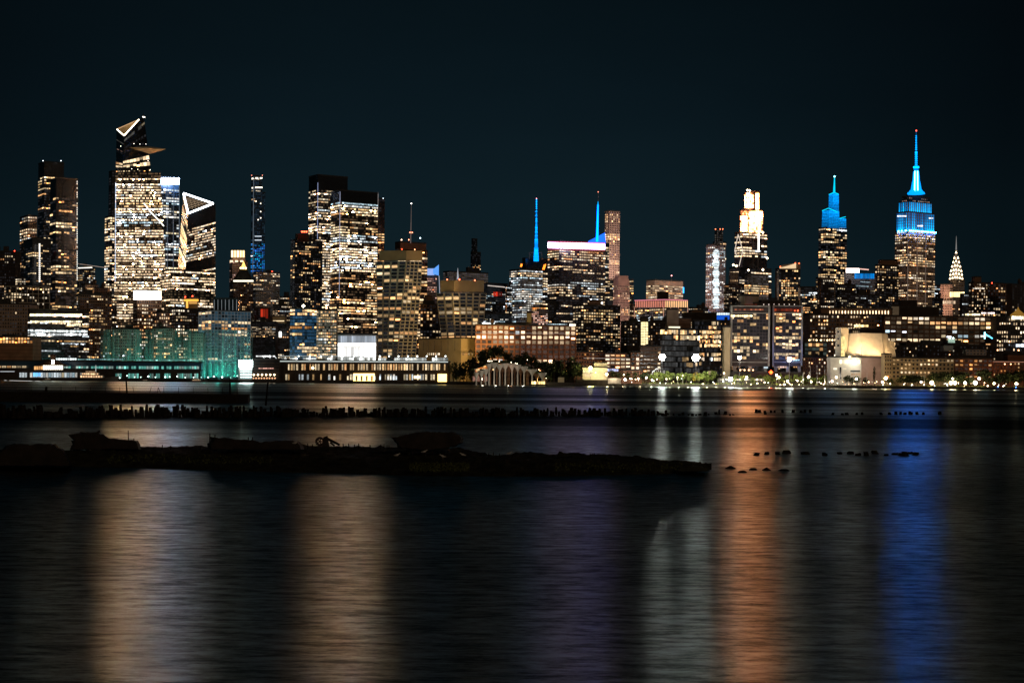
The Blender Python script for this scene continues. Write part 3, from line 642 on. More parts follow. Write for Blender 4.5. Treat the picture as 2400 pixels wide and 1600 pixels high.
mb.prism([Vector((p.x, p.y, za)) for p in fp], [Vector((*(cen + (p - cen) * .9), zb_)) for p in fp]); mb.prism([Vector((*(cen + (p - cen) * .86), zb_)) for p in fp], [Vector((*(cen + (p - cen) * .8), P(1449, 645, 2298).z)) for p in fp]); mb.build('clipped_crown', M['pink'], r)
B(OT, 'striped office tower peeking out on the right of the clipped corner tower', SK, 1470, None, 1485, 657, 2500, 'glass', W(5, 5.4, .9, .5, .8, 'gold', 1.3), 900, 0)
B(OT, 'striped office tower in the gap left of the clipped corner tower', SK, 1414, None, 1440, 658, 2600, 'glass', W(5, 5.2, .9, .5, .6, 'gold', 1.1, bands=[(672, 682, .95, 1.8, 'cool')]), 900, 0)
r = B('theatre_building', 'small block with orange and pink floodlit upper storeys under the curved tower', 'building', 1246, None, 1284, 720, 1900, 'pink', W(4, 4.6, .8, .55, .75, 'pinkw', 1.3, run=2, dim=.9, bands=[(720, 730, .95, 1.3, 'orange')]), 900, 1)
block(r, 1234, None, 1246, 733, 1895, M['tan'], None, name='side_wall'); panel(r, 1235, 1245, 734, 755, 1890, (1, .6, .15), .12, 'lit_wall')
r = B('apartment_block', 'broad dark apartment block full of small warm windows right of centre', 'building', 1343, 1362, 1454, 716, 1620, 'dark', W(5.6, 7, .65, .5, .45, 'gold', 1.1, 'stuff', run=1.8, dim=.5), 830, 0)
block(r, 1382, None, 1412, 705, 1640, M['brown'], None, vb=716, name='roof_plant'); beacon(r, 1411, 710, 1630, (1, .95, .85), 7, 1.1, 'lamp')
r = B(OT, 'pale horizontally striped office block with a thin blue strip on its right edge', SK, 1515, 1535, 1601, 657, 2500, 'stone', W(5, 5.2, .9, .45, .7, 'warm', 1.1, run=5, dim=.9, dimc=(.02, .015, .012), skip=[(655, 668)], bands=[(682, 690, .95, 1.5, 'gold')]), 900, 0)
strip(r, [(1602, 673, 2490), (1602, 687, 2490)], (.02, .35, 1), 3, 1.0, name='blue_strip')
mb = MB(); mb.bar(P(1574, 657, 2480), P(1574, 647, 2480), .4, n=4); mb.build('mast', M['metal'], r); beacon(r, 1574, 646, 2480, (1, .3, .3), 6, 1.2)
r = B('office_building', 'glass block with a pink lit finned top storey right of centre', 'building', 1487, 1558, 1613, 704, 1900, 'glass', W(5, 6, .85, .6, .7, 'cool', .8, run=2, dim=.9, dimc=(.05, .04, .04), bands=[(704, 722, .0, 0), (720, 732, .8, 1.0, 'gold')]), 830, 0)
for k in range(30): panel(r, 1489 + 4.15 * k, 1491.4 + 4.15 * k, 705, 720, 1880, (1, .33, .22) if k < 17 else (1, .55, .25), .75 if k < 17 else 1.3, 'crown_fin')
strip(r, [(1487, 704, 1878), (1558, 702, 1878), (1612, 704, 1878)], (1, .3, .38), .8, .6, name='roof_line')
for u in (1487, 1555, 1572, 1590, 1612): strip(r, [(u, 720, 1878), (u, 752, 1878)], (1, .5, .35), .5, .4, name='column_light')
block(r, 1542, None, 1567, 686, 1920, M['dark'], None, vb=704, name='roof_plant')
r = B('apartment_block', 'dark brick block with one bright glazed stair tower near the centre right', 'building', 1455, 1470, 1560, 754, 1600, 'dark', W(6, 7, .45, .5, .16, 'warm', 1.2, 'single', run=1), 812, 1)
panel(r, 1502, 1519, 754, 808, 1560, (1, .82, .42), 1.5, 'stair_tower_glass', mat='win')
mb = MB()
for k in range(9): mb.bar(P(1502, 754 + 6 * k, 1558), P(1519, 754 + 6 * k, 1558), .3, n=4)
for u in (1502, 1507, 1513, 1519): mb.bar(P(u, 754, 1558), P(u, 808, 1558), .2, n=4)
mb.build('stair_tower_frame', M['dark'], r); block(r, 1501, None, 1520, 746, 1562, M['dark'], None, vb=754, name='stair_tower_cap')
B('apartment_block', 'dim block with cool specks behind the stepped glass building', 'building', 1532, None, 1600, 752, 1650, 'dark', W(5, 6, .6, .5, .1, 'cool', .9, 'single', run=1), 830, 1)
r = B('office_building', 'stepped glass building with three bright upper floors and a blank brown tower', 'building', 1548, 1558, 1640, 771, 1420, 'dark', W(5, 12.2, .93, .8, .1, 'gold', .6, run=5, dim=.9, dimc=(.03, .03, .03), bands=[(771, 786, .92, 1.7, 'gold'), (787, 799, .85, 1.1, 'gold'), (799, 812, .6, 1.2, 'white'), (850, 862, .7, 1.0, 'gold')]), 880, 0)
block(r, 1564, None, 1591, 726, 1450, M['stone'], None, vb=771, name='blank_tower'); block(r, 1588, None, 1620, 747, 1460, M['brown'], None, vb=771, name='roof_plant'); panel(r, 1567, 1594, 765, 769, 1430, (1, .9, .6), 1.5, 'band_light')
r = B('office_building', 'dark stepped block with four glowing yellow floors between the two tall flood masts', 'building', 1626, None, 1690, 752, 1460, 'dark', W(3.2, 10.3, .93, .72, .3, 'gold', .8, run=4, dim=.5, bands=[(755, 766, .5, 1.1, 'gold'), (771, 813, 1, 1.9, 'gold'), (824, 834, .8, 1.4, 'gold'), (834, 845, .6, 1.2, 'white')]), 880, 0)
block(r, 1604, None, 1680, 735, 1500, M['dark'], None, vb=752, name='upper_step'); block(r, 1622, None, 1648, 728, 1520, M['brown'], None, vb=738, name='roof_plant')
B('apartment_block', 'narrow dark block in front of the blue lit roof left of the hotel slabs', 'building', 1688, None, 1712, 756, 1520, 'dark', W(5, 6, .5, .5, .2, 'gold', 1.2, 'single', run=1), 880, 1)
r = B('office_building', 'low block with a deep blue lit top left of the hotel slabs', 'building', 1668, None, 1716, 738, 1700, 'dark', None, 900, 0); panel(r, 1676, 1714, 739, 749, 1690, (.01, .12, .75), .8, 'blue_band'); panel(r, 1678, 1712, 733, 738, 1690, (.8, .95, 1), 1.6, 'lamp_row', jitter=.5)

# ---- right of centre towers
r = B(SK, 'twin slab tower whose front glitters in cold white light', SK, 1655, 1668, 1700, 574, 2500, 'pink', W(4, 4.2, .7, .6, .55, 'cool', 1.3, run=2, dim=.8, dimc=(.06, .06, .07), bands=[(725, 760, .6, 1, 'blue')]), 900, 0)
mb = MB()
for k in range(40):
    v = 584 + k * 3.5; wd = 5 + 5 * abs(math.sin(k * .5)); g = U(.8, 2.6); mb.quad(P(1680 - wd, v + 2, 2470), P(1680 + wd * .6, v + 2, 2470), P(1680 + wd * .6, v, 2470), P(1680 - wd, v, 2470), (.8 * g, .95 * g, g))
mb.build('glittering_front', M['win'], r)
r = B(SK, 'stepped gridded tower under construction behind the glittering slab', SK, 1671, 1680, 1702, 568, 2900, 'glass', W(3.4, 5, .7, .6, .12, 'warm', 1.2, dim=.9, dimc=(.05, .04, .035)), 900, 0)
block(r, 1675, 1680, 1695, 538, 2895, M['glass'], W(3.4, 5, .6, .6, .02, 'warm', 1, dim=.9, dimc=(.04, .035, .03)), vb=570, name='upper_step')
for u in (1677, 1688, 1694): beacon(r, u, 537, 2880, (1, .2, .08), 5, 1.2)
YW = 2300
r = B(SK, 'four stepped tower with a blinding white and orange construction lit crown', SK, 1710, 1732, 1808, 628, YW, 'glass', W(7, 6.3, .82, .5, .6, 'white', 1.9, run=2.5), 900, 0)
block(r, 1722, 1741, 1798, 545, YW - 2, M['glass'], W(7.2, 6.4, .82, .55, .9, 'white', 2.3, run=5, skip=[(603, 628)]), vb=628, name='third_tier')
block(r, 1734, 1754, 1788, 492, YW - 4, M['glass'], None, vb=545, name='second_tier'); block(r, 1744, 1767, 1780, 450, YW - 6, M['glass'], None, vb=492, name='top_tier')
HOT = (1, .30, .10)
def hot(u0, u1, v0, v1, dy, s, nu, nv):
    mb = MB()
    for i in range(nu):
        for j in range(nv):
            x0, x1 = u0 + (u1 - u0) * (i + .04) / nu, u0 + (u1 - u0) * (i + .9) / nu; y0, y1 = v0 + (v1 - v0) * (j + .06) / nv, v0 + (v1 - v0) * (j + .9) / nv
            cxn = abs((i + .5) / nu - .5) * 2; e = s * (1 - .93 * cxn ** 3) * math.exp(random.gauss(0, .5)) * (.05 if R() < .1 else 1)
            mb.quad(P(x0, y1, YW - dy), P(x1, y1, YW - dy), P(x1, y0, YW - dy), P(x0, y0, YW - dy), tuple(c_ * e for c_ in HOT))
    mb.build('crown_panel', M['strip'], r)
for q in ((1745, 1766, 452, 488, 16, 55, 5, 8), (1771, 1779, 453, 491, 16, 50, 2, 8), (1735, 1752, 506, 543, 16, 40, 4, 7), (1736, 1752, 494, 504, 16, 4, 4, 2), (1755, 1788, 495, 520, 16, 55, 8, 5), (1755, 1788, 521, 545, 16, 30, 8, 5)): hot(*q)
mb = MB()
for a, b in (((1746, 486), (1752, 452)), ((1746, 452), (1752, 486)), ((1736, 504), (1742, 494)), ((1742, 494), (1748, 504)), ((1753, 492), (1753, 545)), ((1765, 520), (1765, 628)), ((1777, 520), (1777, 628)), ((1768.5, 450), (1768.5, 492))): mb.bar(P(*a, YW - 20), P(*b, YW - 20), .6, n=4)
mb.build('steel_frame', M['metal'], r)
strip(r, [(1728, 603, YW - 22), (1722, 588, YW - 22), (1730, 549, YW - 22), (1741, 588, YW - 22), (1732, 624, YW - 22)], (1, .85, .7), .8, .6, name='steel_brace'); strip(r, [(1778, 546, YW - 22), (1778, 590, YW - 22)], (1, .95, .85), 5, 1.0, name='hoist_light')
for (u, v) in ((1752, 446), (1757, 447), (1719, 621), (1726, 623), (1798, 605), (1788, 545), (1754, 633), (1788, 632)): beacon(r, u, v, YW - 22, (1, .75, .45), 10, 1.8, 'work_light')
r = B('office_building', 'older brown tower with small windows left of the stepped white hot tower base', 'building', 1697, 1712, 1738, 668, 1950, 'brown', W(3.6, 5, .5, .5, .35, 'warm', 1.0), 900, 0); block(r, 1711, None, 1730, 641, 1955, M['stone'], W(4, 6, .4, .5, .1, 'warm', 1), vb=668, name='upper_step')
B('office_building', 'office block with a ribbed grey roof screen over golden floors', 'building', 1745, 1752, 1801, 644, 1900, 'concrete', W(3, 5.6, .8, .55, .0, 'gold', 1, dim=.5, dimc=(.05, .045, .05), bands=[(668, 688, .95, 1.6, 'gold'), (688, 700, .6, .5, 'pinkw')]), 900, 0)
r = B(AT, 'residential tower with a curved cream lit crown sloping up to the right', SK, 1817, 1828, 1876, 631, 2100, 'pink', None, 900, 0)
block(r, 1826, None, 1876, 632, 2080, M['glass'], W(4.8, 5.8, .7, .6, .42, 'gold', 1.5, run=1.6), name='front_wall', cap=False)
mb = MB(); c = (1.0, .72, .42); pts = [(1827 + k * 4.3, 629, 627 - 12 * (k / 10) ** 1.3) for k in range(10)]
for (u, vb_, vt_), (u2, vb2, vt2) in zip(pts, pts[1:]): mb.quad(P(u, vb_, 2070), P(u2, vb2, 2070), P(u2, vt2, 2070), P(u, vt_, 2070), tuple(x * .9 for x in c))
mb.build('curved_crown', M['strip'], r)
mb = MB(); mb.prism([P(1827, 631, 2072), P(1876, 631, 2072), P(1876, 631, 2100), P(1827, 631, 2100)], [P(1827, 622, 2072), P(1876, 615, 2072), P(1876, 615, 2100), P(1827, 622, 2100)]); mb.build('crown_wall', M['stone'], r)
for u in (1829, 1864, 1873): beacon(r, u, 617 if u > 1850 else 625, 2060, (1, .15, .05), 5, 1)
B('office_building', 'banded low office block in the gap left of the blue tipped glass tower', 'building', 1876, None, 1915, 674, 2000, 'glass', W(4, 5, .85, .5, .6, 'gold', 1.2, dim=.7, bands=[(674, 684, .0, 0), (684, 692, .9, 2, 'cool')]), 900, 0)
YV = 2700
r = B(SK, 'tapering glass tower with a cyan lit faceted crown and needle spire', SK, 1919, 1936, 1985, 534, YV, 'glass', W(5, 5.9, .8, .6, .45, 'gold', 1.3, run=1.6, dim=.6, bands=[(534, 541, .8, 1.6, 'white'), (548, 566, .5, 1.2, 'gold'), (585, 594, 1, 1.8, 'gold'), (594, 620, .85, 1.3, 'gold'), (636, 662, .8, 1.5, 'gold')]), 900, 0)
def crownblk(u0, uc, u1, vt, vb, Y, tv, g0, name='crown'):
    fp, _ = foot(u0, uc, u1, vt, Y)
    z0 = P(uc, vb, Y).z; z1 = P(uc, vt, Y).z; k = .94; cen = sum(fp, Vector((0, 0))) / 4
    mb = MB(); n = max(3, int((vb - vt) / 3.4))
    for f in range(2):
        a, b = ((fp[3], fp[0]), (fp[0], fp[1]))[f]
        at, bt = cen + (a - cen) * k, cen + (b - cen) * k
        for i in range(n):
            t0, t1 = i / n, (i + .8) / n; g = g0 * (.35 + .9 * (t0 if tv else 1 - t0)) * U(.8, 1.2) * (1 if f else .75)
            p = lambda q, qt, t: Vector((*q.lerp(qt, t), z0 + (z1 - z0) * t)) + Vector((0, -.6, 0))
            mb.quad(p(a, at, t0), p(b, bt, t0), p(b, bt, t1), p(a, at, t1), (.0, .42 * g, 1.3 * g))
    mb.build(name + '_light', M['win'], r)
    mb = MB(); mb.prism([Vector((p.x, p.y, z0)) for p in fp], [Vector((*(cen + (p - cen) * k), z1)) for p in fp]); mb.build(name, M['glassblue'], r)
crownblk(1926, 1943, 1968, 492, 534, YV - 2, True, .9); crownblk(1964, 1969, 1983.5, 511, 534, YV + 4, True, .8); crownblk(1942, 1952, 1966.5, 453, 500, YV + 6, True, 1.0)
strip(r, [(1927, 494, YV - 8), (1942, 488, YV - 8), (1963, 497, YV - 8)], (0, .7, 1), 1.5, .6, name='crown_edge'); strip(r, [(1943, 456, YV - 8), (1955, 451, YV - 8), (1965, 455, YV - 8)], (0, .7, 1), 1.5, .6, name='crown_edge'); strip(r, [(1968, 512, YV - 8), (1982, 508, YV - 8)], (0, .7, 1), 1.3, .6, name='crown_edge')
mb = MB(); mb.bar(P(1955, 452, YV), P(1956, 415, YV), 2.0, .7, 6, (0, .75, 1.1)); mb.build('spire', M['strip'], r); beacon(r, 1956, 414, YV, (.2, .85, 1), 10, 1.8)
r = B('apartment_tower', 'pair of brown apartment slabs in front of the cyan crowned tower', 'building', 1912, 1923, 1958, 652, 2100, 'stone', W(4.4, 5.6, .6, .5, .3, 'gold', 1.1, run=1.3), 900, 0); block(r, 1924, None, 1955, 655, 2085, M['dark'], W(4.4, 6, .6, .5, .25, 'warm', 1.2), name='front_wall', cap=False)
B('apartment_tower', 'wide dim block with cool scattered windows right of the brown slabs', 'building', 1958, 1968, 2006, 668, 2000, 'dark', W(4.4, 5.6, .6, .5, .22, 'mix', 1.1), 900, 1)
r = B(OT, 'grey office block with an over bright sign and a blue ribbed top storey', SK, 1978, 1984, 2052, 641, 2300, 'concrete', W(4, 5, .7, .5, .3, 'cool', .7, dim=.9, dimc=(.04, .035, .04), bands=[(641, 657, 0, 0)]), 900, 0)
panel(r, 1983, 2014, 629, 639, 2280, (1, .8, .72), 8, 'bright_sign'); strip(r, [(2014, 630, 2281), (2036, 632, 2281)], (1, .6, .5), 1.2, .8, name='roof_line')
for k in range(12): panel(r, 2003 + 3.9 * k, 2006 + 3.9 * k, 641, 653, 2278, (.0, .25, .8), U(.5, 1.2), 'blue_fin')
r = B(OT, 'dark broad tower with specks of light directly left of the tallest blue tower', SK, 2051, 2062, 2107, 622, 2250, 'dark', W(5, 6, .6, .5, .35, 'gold', 1.2, run=1.5, bands=[(626, 633, .7, .8)]), 900, 0); block(r, 2064, None, 2104, 611, 2270, M['brown'], None, vb=622, name='roof_plant')
panel(r, 2041, 2055, 706, 710, 2240, (.02, .2, 1), 2.2, 'blue_sign')

# ---- the blue tower
YE = 2900
r = B(SK, 'tallest right hand tower, limestone shaft with an electric blue floodlit top and mast', SK, 2098, 2128, 2192, 541, YE, 'stone', W(4.1, 5.9, .7, .5, .62, 'warm', 1.4, run=2.2, dim=.7, dimc=(.02, .015, .012), bands=[(541, 560, .9, 1.6, 'white'), (600, 618, .8, 1.5, 'gold')]), 900, 0)
for u in (2128, 2150, 2170): strip(r, [(u, 545, YE - 3 if u < 2140 else YE + 8), (u - 1, 716, YE - 3 if u < 2140 else YE + 8)], (.5, .35, .28), .2, .8, name='pier')
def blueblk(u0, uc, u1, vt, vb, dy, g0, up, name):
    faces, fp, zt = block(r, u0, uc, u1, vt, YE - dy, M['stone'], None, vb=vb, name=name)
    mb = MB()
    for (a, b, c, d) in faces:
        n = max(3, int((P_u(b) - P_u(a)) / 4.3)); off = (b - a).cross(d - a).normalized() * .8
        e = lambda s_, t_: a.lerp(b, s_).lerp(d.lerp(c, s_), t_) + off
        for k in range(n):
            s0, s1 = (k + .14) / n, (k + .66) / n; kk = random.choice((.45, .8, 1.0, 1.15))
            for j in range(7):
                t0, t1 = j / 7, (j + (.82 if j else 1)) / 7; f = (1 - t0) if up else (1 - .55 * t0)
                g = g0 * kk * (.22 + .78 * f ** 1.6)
                mb.quad(e(s0, t0), e(s1, t0), e(s1, t1), e(s0, t1), (.0, .40 * g ** 1.2, 1.05 * g))  # floodlight painted as emission, fading up each tier
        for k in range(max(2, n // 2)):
            s0 = (k + U(.2, .4)) / max(2, n // 2); mb.quad(e(s0, .0), e(s0 + .16, .0), e(s0 + .16, .05), e(s0, .05), (3, 38, 210))  # bright base quads added to strengthen the blue reflection
    mb.build(name + '_glow_rib', M['strip'], r)
blueblk(2102, 2128, 2190, 497, 541, 4, 2.1, True, 'upper_tier'); blueblk(2107, 2130, 2184, 473, 497, 0, 1.9, False, 'crown_tier')
block(r, 2114, 2130, 2179, 461, YE - 2, M['glassblue'], W(4, 5, .6, .4, .5, 'pinkw', .5), vb=473, name='deck_tier')
panel(r, 2103, 2125, 505, 508, YE - 20, (.9, .95, 1), 1.6, 'lit_window', jitter=.3); panel(r, 2177, 2188, 510, 513, YE - 20, (.9, .95, 1), 1.5, 'lit_window', jitter=.3); panel(r, 2150, 2164, 528, 531, YE - 20, (.9, .9, 1), 1.5, 'lit_window', jitter=.3)
mb = MB(); cx = 2147.2
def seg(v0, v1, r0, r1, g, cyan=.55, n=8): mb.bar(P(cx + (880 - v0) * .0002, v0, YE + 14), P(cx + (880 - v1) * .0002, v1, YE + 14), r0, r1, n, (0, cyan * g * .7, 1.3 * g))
seg(455, 451, 17, 16, 1.3); seg(451, 446, 14, 12, 1.4); seg(446, 425, 10.5, 7.5, 1.3); seg(425, 402, 7, 5.5, 1.4)
mb.build('mooring_mast', M['strip'], r)
for du in (-3.2, 3.6): strip(r, [(cx + du * 1.1, 446, YE), (cx + du * .9, 401, YE)], (.02, .20, 1), 85, .9, name='mast_light')
mb = MB(); seg(399, 394, 5, 3.5, .7); seg(394, 390.5, 5.5, 5.5, 3.2, .8); seg(386, 376, 2.2, 2, 1.0); seg(376, 360, 1.9, 1.7, 1.4); seg(360, 355, 2.3, 2.0, 2.2)
mb.bar(P(cx, 392, YE + 14), P(cx + .1, 306, YE + 14), .5, .35, 5, (0, .15, .5))
for k in range(9): seg(352 - k * 4, 349.6 - k * 4, 1.7 - k * .07, 1.6 - k * .07, 1.8, .6)
for k in range(6): seg(388 - k * 5, 386.5 - k * 5, 2.4, 2.4, 1.6, .6)
mb.build('antenna', M['strip'], r); beacon(r, cx + .3, 306.5, YE + 14, (1, .08, .05), 5, 1.8)
block(r, 2110, None, 2150, 706, YE - 600, M['dark'], None, name='front_wing')

# ---- sunburst crown tower and right edge
YC = 3100
r = B(SK, 'old tower with a tapering sunburst crown of glowing triangular windows', SK, 2224, 2232, 2261, 656, YC, 'stone', W(3.6, 5, .6, .5, .15, 'warm', 1.0, bands=[(684, 698, .95, 2.2, 'gold')]), 900, 0)
cu = 2241
prof = [(656, 15.5), (645, 15.2), (634, 13.5), (624, 11), (614, 8), (604, 5), (595, 3.4), (586, 2)]
mb = MB()
for (v0, h0), (v1, h1) in zip(prof, prof[1:]):
    a, b = P(cu, v0, YC + 15), P(cu, v1, YC + 15); mb.bar(a, b, h0 * YC / F * .98, h1 * YC / F * .98, 8)
mb.build('tapering_crown', M['steel'], r)
for j, (v, hw, n) in enumerate(((652, 14.5, 6), (643, 13.5, 5), (634, 12, 5), (624, 9.5, 4), (614, 6.5, 3), (604, 4, 2), (594, 1.2, 1))):
    mb = MB()
    for k in range(n):
        x = cu + (0 if n == 1 else (-hw + 2 * hw * k / (n - 1))); y = v - 3.4 * (1 - abs((x - cu) / (hw + 1)) ** 1.5)
        g = U(4.5, 8); c = (1 * g, .72 * g, .42 * g); w_ = 2.3; Yp = YC - 6
        mb.tri(P(x - w_, y + 3.0, Yp), P(x + w_, y + 3.0, Yp), P(x, y - 2.4, Yp), c)
    mb.build('sunburst_window_ring', M['strip'], r)
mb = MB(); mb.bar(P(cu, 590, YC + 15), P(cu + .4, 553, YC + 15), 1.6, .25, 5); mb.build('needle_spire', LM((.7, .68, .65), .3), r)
r = B('office_building', 'pale floodlit old building directly left of the sunburst tower', 'building', 2203, 2214, 2233, 667, 2600, 'pink', W(4, 6, .4, .6, .15, 'pinkw', .6), 900, 0)
spot(P(2218, 735, 2500), P(2214, 690, 2600), 9e5, (1, .6, .38), 60, 3)
panel(r, 2226, 2261, 684, 696, 2590, (1, .74, .34), 2.2, 'lit_colonnade', jitter=.2); panel(r, 2203, 2240, 705, 712, 2588, (1, .7, .45), .9, 'lit_cornice', jitter=.4)
B(OT, 'narrow white banded tower in the gap right of the tallest blue tower', SK, 2190, None, 2206, 670, 2950, 'glass', W(6, 5, .9, .5, .85, 'cool', 1.3), 900, 0)
r = B('apartment_tower', 'brown windowed tower with a boxy roof tank right of the sunburst tower', 'building', 2270, 2284, 2315, 663, 2000, 'brown', W(5.6, 7, .45, .5, .5, 'warm', 1.1, 'single', run=1, dim=.1), 900, 0); block(r, 2284, None, 2300, 650, 2010, M['brown'], None, vb=663, name='roof_plant'); panel(r, 2280, 2308, 675, 677, 1990, (1, .9, .75), 1.4, 'band_light', jitter=.4)
r = B('apartment_block', 'wide plain brown block with a few amber windows near the right edge', 'building', 2315, 2322, 2374, 664, 1950, 'brown', W(6, 7, .6, .6, .15, 'gold', 1.1, 'single', run=1.4), 900, 0); beacon(r, 2325, 663, 1940)
B('apartment_block', 'black block with hardly a lit window at the right frame edge', 'building', 2372, None, 2440, 668, 1900, 'dark', W(6, 7, .5, .5, .08, 'warm', 1.0, 'single', run=1), 900, 1)
B('apartment_block', 'small striped block between the sunburst tower and the brown windowed tower', 'building', 2255, None, 2272, 690, 2300, 'dark', W(4, 5, .7, .5, .4, 'cool', 1.0), 900, 0)

# rear infill blocks: low rooftops that close the gaps behind the waterfront
inf = [(36, 60, 652, 'dark', 'warm', 'low block in the gap right of the far left dark slab'), (505, 545, 712, 'dark', 'gold', 'low block right of the triangle roofed tower'), (640, 684, 716, 'dark', 'white', 'low speckled block left of the dark tower with red roof lights'),
 (1185, 1200, 672, 'glass', 'cool', 'narrow banded block left of the curved banded tower'), (1476, 1492, 716, 'brown', 'warm', 'narrow brown block left of the pink finned block'), (1610, 1660, 722, 'dark', 'warm', 'low far rooftops left of the glittering slab'),
 (1700, 1722, 690, 'stone', 'warm', 'stone block right of the glittering slab'), (1795, 1822, 700, 'dark', 'gold', 'low block left of the cream crowned tower'), (1985, 2060, 690, 'dark', 'mix', 'broad speckled block under the blue ribbed office'),
 (2185, 2210, 700, 'dark', 'gold', 'low block at the right foot of the tallest blue tower'), (1880, 1925, 705, 'stone', 'gold', 'crumbly lit stone block right of the hotel slabs'), (1150, 1200, 715, 'glass', 'cool', 'cool glass block behind the brick warehouse roof')]
for i, (a, b, t, m, pal, lb) in enumerate(inf):
    B('office_building', lb, 'building', a, a + (b - a) * .25, b, t, 1750 + 37 * i, m, W(4.2, 5.2, .7, .5, .42, pal, 1.1, run=1.8, dim=.6), 860, 1)
# ================================================================== WATERFRONT
def HZ(u): return 880 + (u - 1200) * math.tan(ROLL)
def Yw(u, v): return F * CAMH / (v - HZ(u))      # distance of a point on the water surface

QY = 1290
# ---- chelsea pier style shed on the left
r = B('pier_shed', 'very long dark pier shed with two rows of lit panes at the left waterfront', 'building', -40, None, 472, 848, 1330, 'glassblue', None, 900, 0, zb=1, depth=7)
fa, fp, zt = block(r, -40, None, 470, 866.5, 1322, M['dark'], None, name='lower_wall', zb=1, depth=7)
def panes(root, u0, u1, v0, v1, Y, pitch, p, pal, s, name='window', fw=.84):
    n = int((u1 - u0) / pitch); w = (P(u0 + pitch * fw, v0, Y) - P(u0, v0, Y)).length; h = (v1 - v0) * Y / F
    for k in range(n):
        if R() > p: continue
        o = bpy.data.objects.new(name, pane_mesh(w, h)); C.objects.link(o); o.parent = root
        o.location = P(u0 + pitch * (k + .5), (v0 + v1) / 2, Y) - root.location
        c = pick(pal); o.color = (*c, min(1, s * math.exp(random.gauss(0, .4)) / 10))
panes(r, -20, 78, 857, 864, 1327, 11.8, .95, 'gold', .45); panes(r, 148, 470, 858, 864.5, 1327, 5.9, .85, 'teal', .4)
panel(r, 131, 180, 839, 843.5, 1326, (.9, 1, 1), 1.3, 'deck_light', jitter=.3); panel(r, 182, 290, 841, 843, 1326, (.5, .9, .9), .35, 'deck_light', jitter=.5); panel(r, 320, 545, 843, 845, 1326, (.4, .9, .8), .35, 'deck_light', jitter=.5)
panes(r, 45, 200, 873, 884, 1319, 6.2, .85, 'cool', .45); panes(r, 270, 470, 875, 886, 1319, 5, .55, 'teal', .25)
panel(r, 78, 96, 873, 882, 1318, (.15, .5, 1), 1.2, 'blue_pane', jitter=.3)
panel(r, 0, 34, 869.5, 871, 1318, (.9, .95, 1), .6, 'rail_light')
pv = empty('pavilion', P(122, 895, 1312), 'round pier pavilion with a pitched roof and a glowing lantern on top', 'pavilion')
mb = MB(); mb.lathe(P(124, 867, 1318), [(9, 0), (9, 3.2), (14, 3.4), (2.2, 9), (2.2, 12.4), (.2, 13.6)], 12); mb.build('roof', M['brown'], pv)
panel(pv, 80, 101, 858, 866, 1303, (1, .5, .18), 1.2, 'lit_window', jitter=.3, mat='win'); panel(pv, 101, 148, 856, 866, 1303, (1, .9, .7), 3, 'lit_window', jitter=.1)
panel(pv, 121, 127, 843, 853, 1300, (1, .9, .78), 7, 'lantern')
# ---- driving range net
nt_ = empty('range_netting', P(410, 890, 1345), 'tall golf range netting on thin poles, lit teal from below', 'netting')
m, nt, o = newmat('fine_net')
tr = nt.nodes.new('ShaderNodeBsdfTransparent'); df = nt.nodes.new('ShaderNodeBsdfDiffuse'); df.inputs[0].default_value = (.35, .8, .72, 1)
tl = nt.nodes.new('ShaderNodeBsdfTranslucent'); tl.inputs[0].default_value = (.35, .8, .72, 1)
a1 = nt.nodes.new('ShaderNodeAddShader'); mx = nt.nodes.new('ShaderNodeMixShader'); g = nt.nodes.new('ShaderNodeNewGeometry')
mp = nt.nodes.new('ShaderNodeMapping'); mp.inputs['Scale'].default_value = (.30, .09, .003)
n = nt.nodes.new('ShaderNodeTexNoise'); n.inputs['Scale'].default_value = 1; n.inputs['Detail'].default_value = 4
mr = nt.nodes.new('ShaderNodeMapRange'); mr.inputs['From Min'].default_value = .38; mr.inputs['From Max'].default_value = .66; mr.inputs['To Min'].default_value = .02; mr.inputs['To Max'].default_value = .24
nt.links.new(g.outputs['Position'], mp.inputs['Vector']); nt.links.new(mp.outputs[0], n.inputs['Vector']); nt.links.new(n.outputs['Fac'], mr.inputs['Value']); nt.links.new(mr.outputs[0], mx.inputs[0])
nt.links.new(df.outputs[0], a1.inputs[0]); nt.links.new(tl.outputs[0], a1.inputs[1]); nt.links.new(tr.outputs[0], mx.inputs[1]); nt.links.new(a1.outputs[0], mx.inputs[2]); nt.links.new(mx.outputs[0], o.inputs[0])
M['net'] = m
us = [236, 271, 310, 348, 382, 416, 449, 480, 513, 545, 592]
for i, (a, b) in enumerate(zip(us, us[1:])):
    mb = MB(); y0 = 1352 + (i % 2) * 3; y1 = 1352 + ((i + 1) % 2) * 3
    mb.quad(P(a, 884, y0), P(b, 884, y1), P(b, 772, y1), P(a, 772, y0)); mb.build('net_panel', m, nt_)
for u in us: mb = MB(); mb.bar(P(u, 890, 1350), P(u, 771, 1350), .32, .22, 6); mb.build('pole', M['metal'], nt_)
for u, pw in ((248, 9000), (290, 11000), (329, 12000), (366, 14000), (400, 14000), (440, 14000), (475, 9000), (510, 8000), (545, 8000), (575, 6000)):
    light(u, 876, 1344, pw * (.5 if u < 460 else 1.0), (.12, 1, .82), 2)
ft = empty('floodlight_stand', P(577, 892, 1315), 'white blinding floodlight bank over a small lit white hut at the end of the netting', 'floodlight')
mb = MB(); mb.box(P(561, 880, 1315).x, P(592, 880, 1315).x, 1312, 1320, 0, P(577, 861, 1315).z); mb.build('hut', M['concrete'], ft)
panel(ft, 560, 593, 844, 860, 1310, (.85, 1, .97), 30, 'lamp_bank'); 
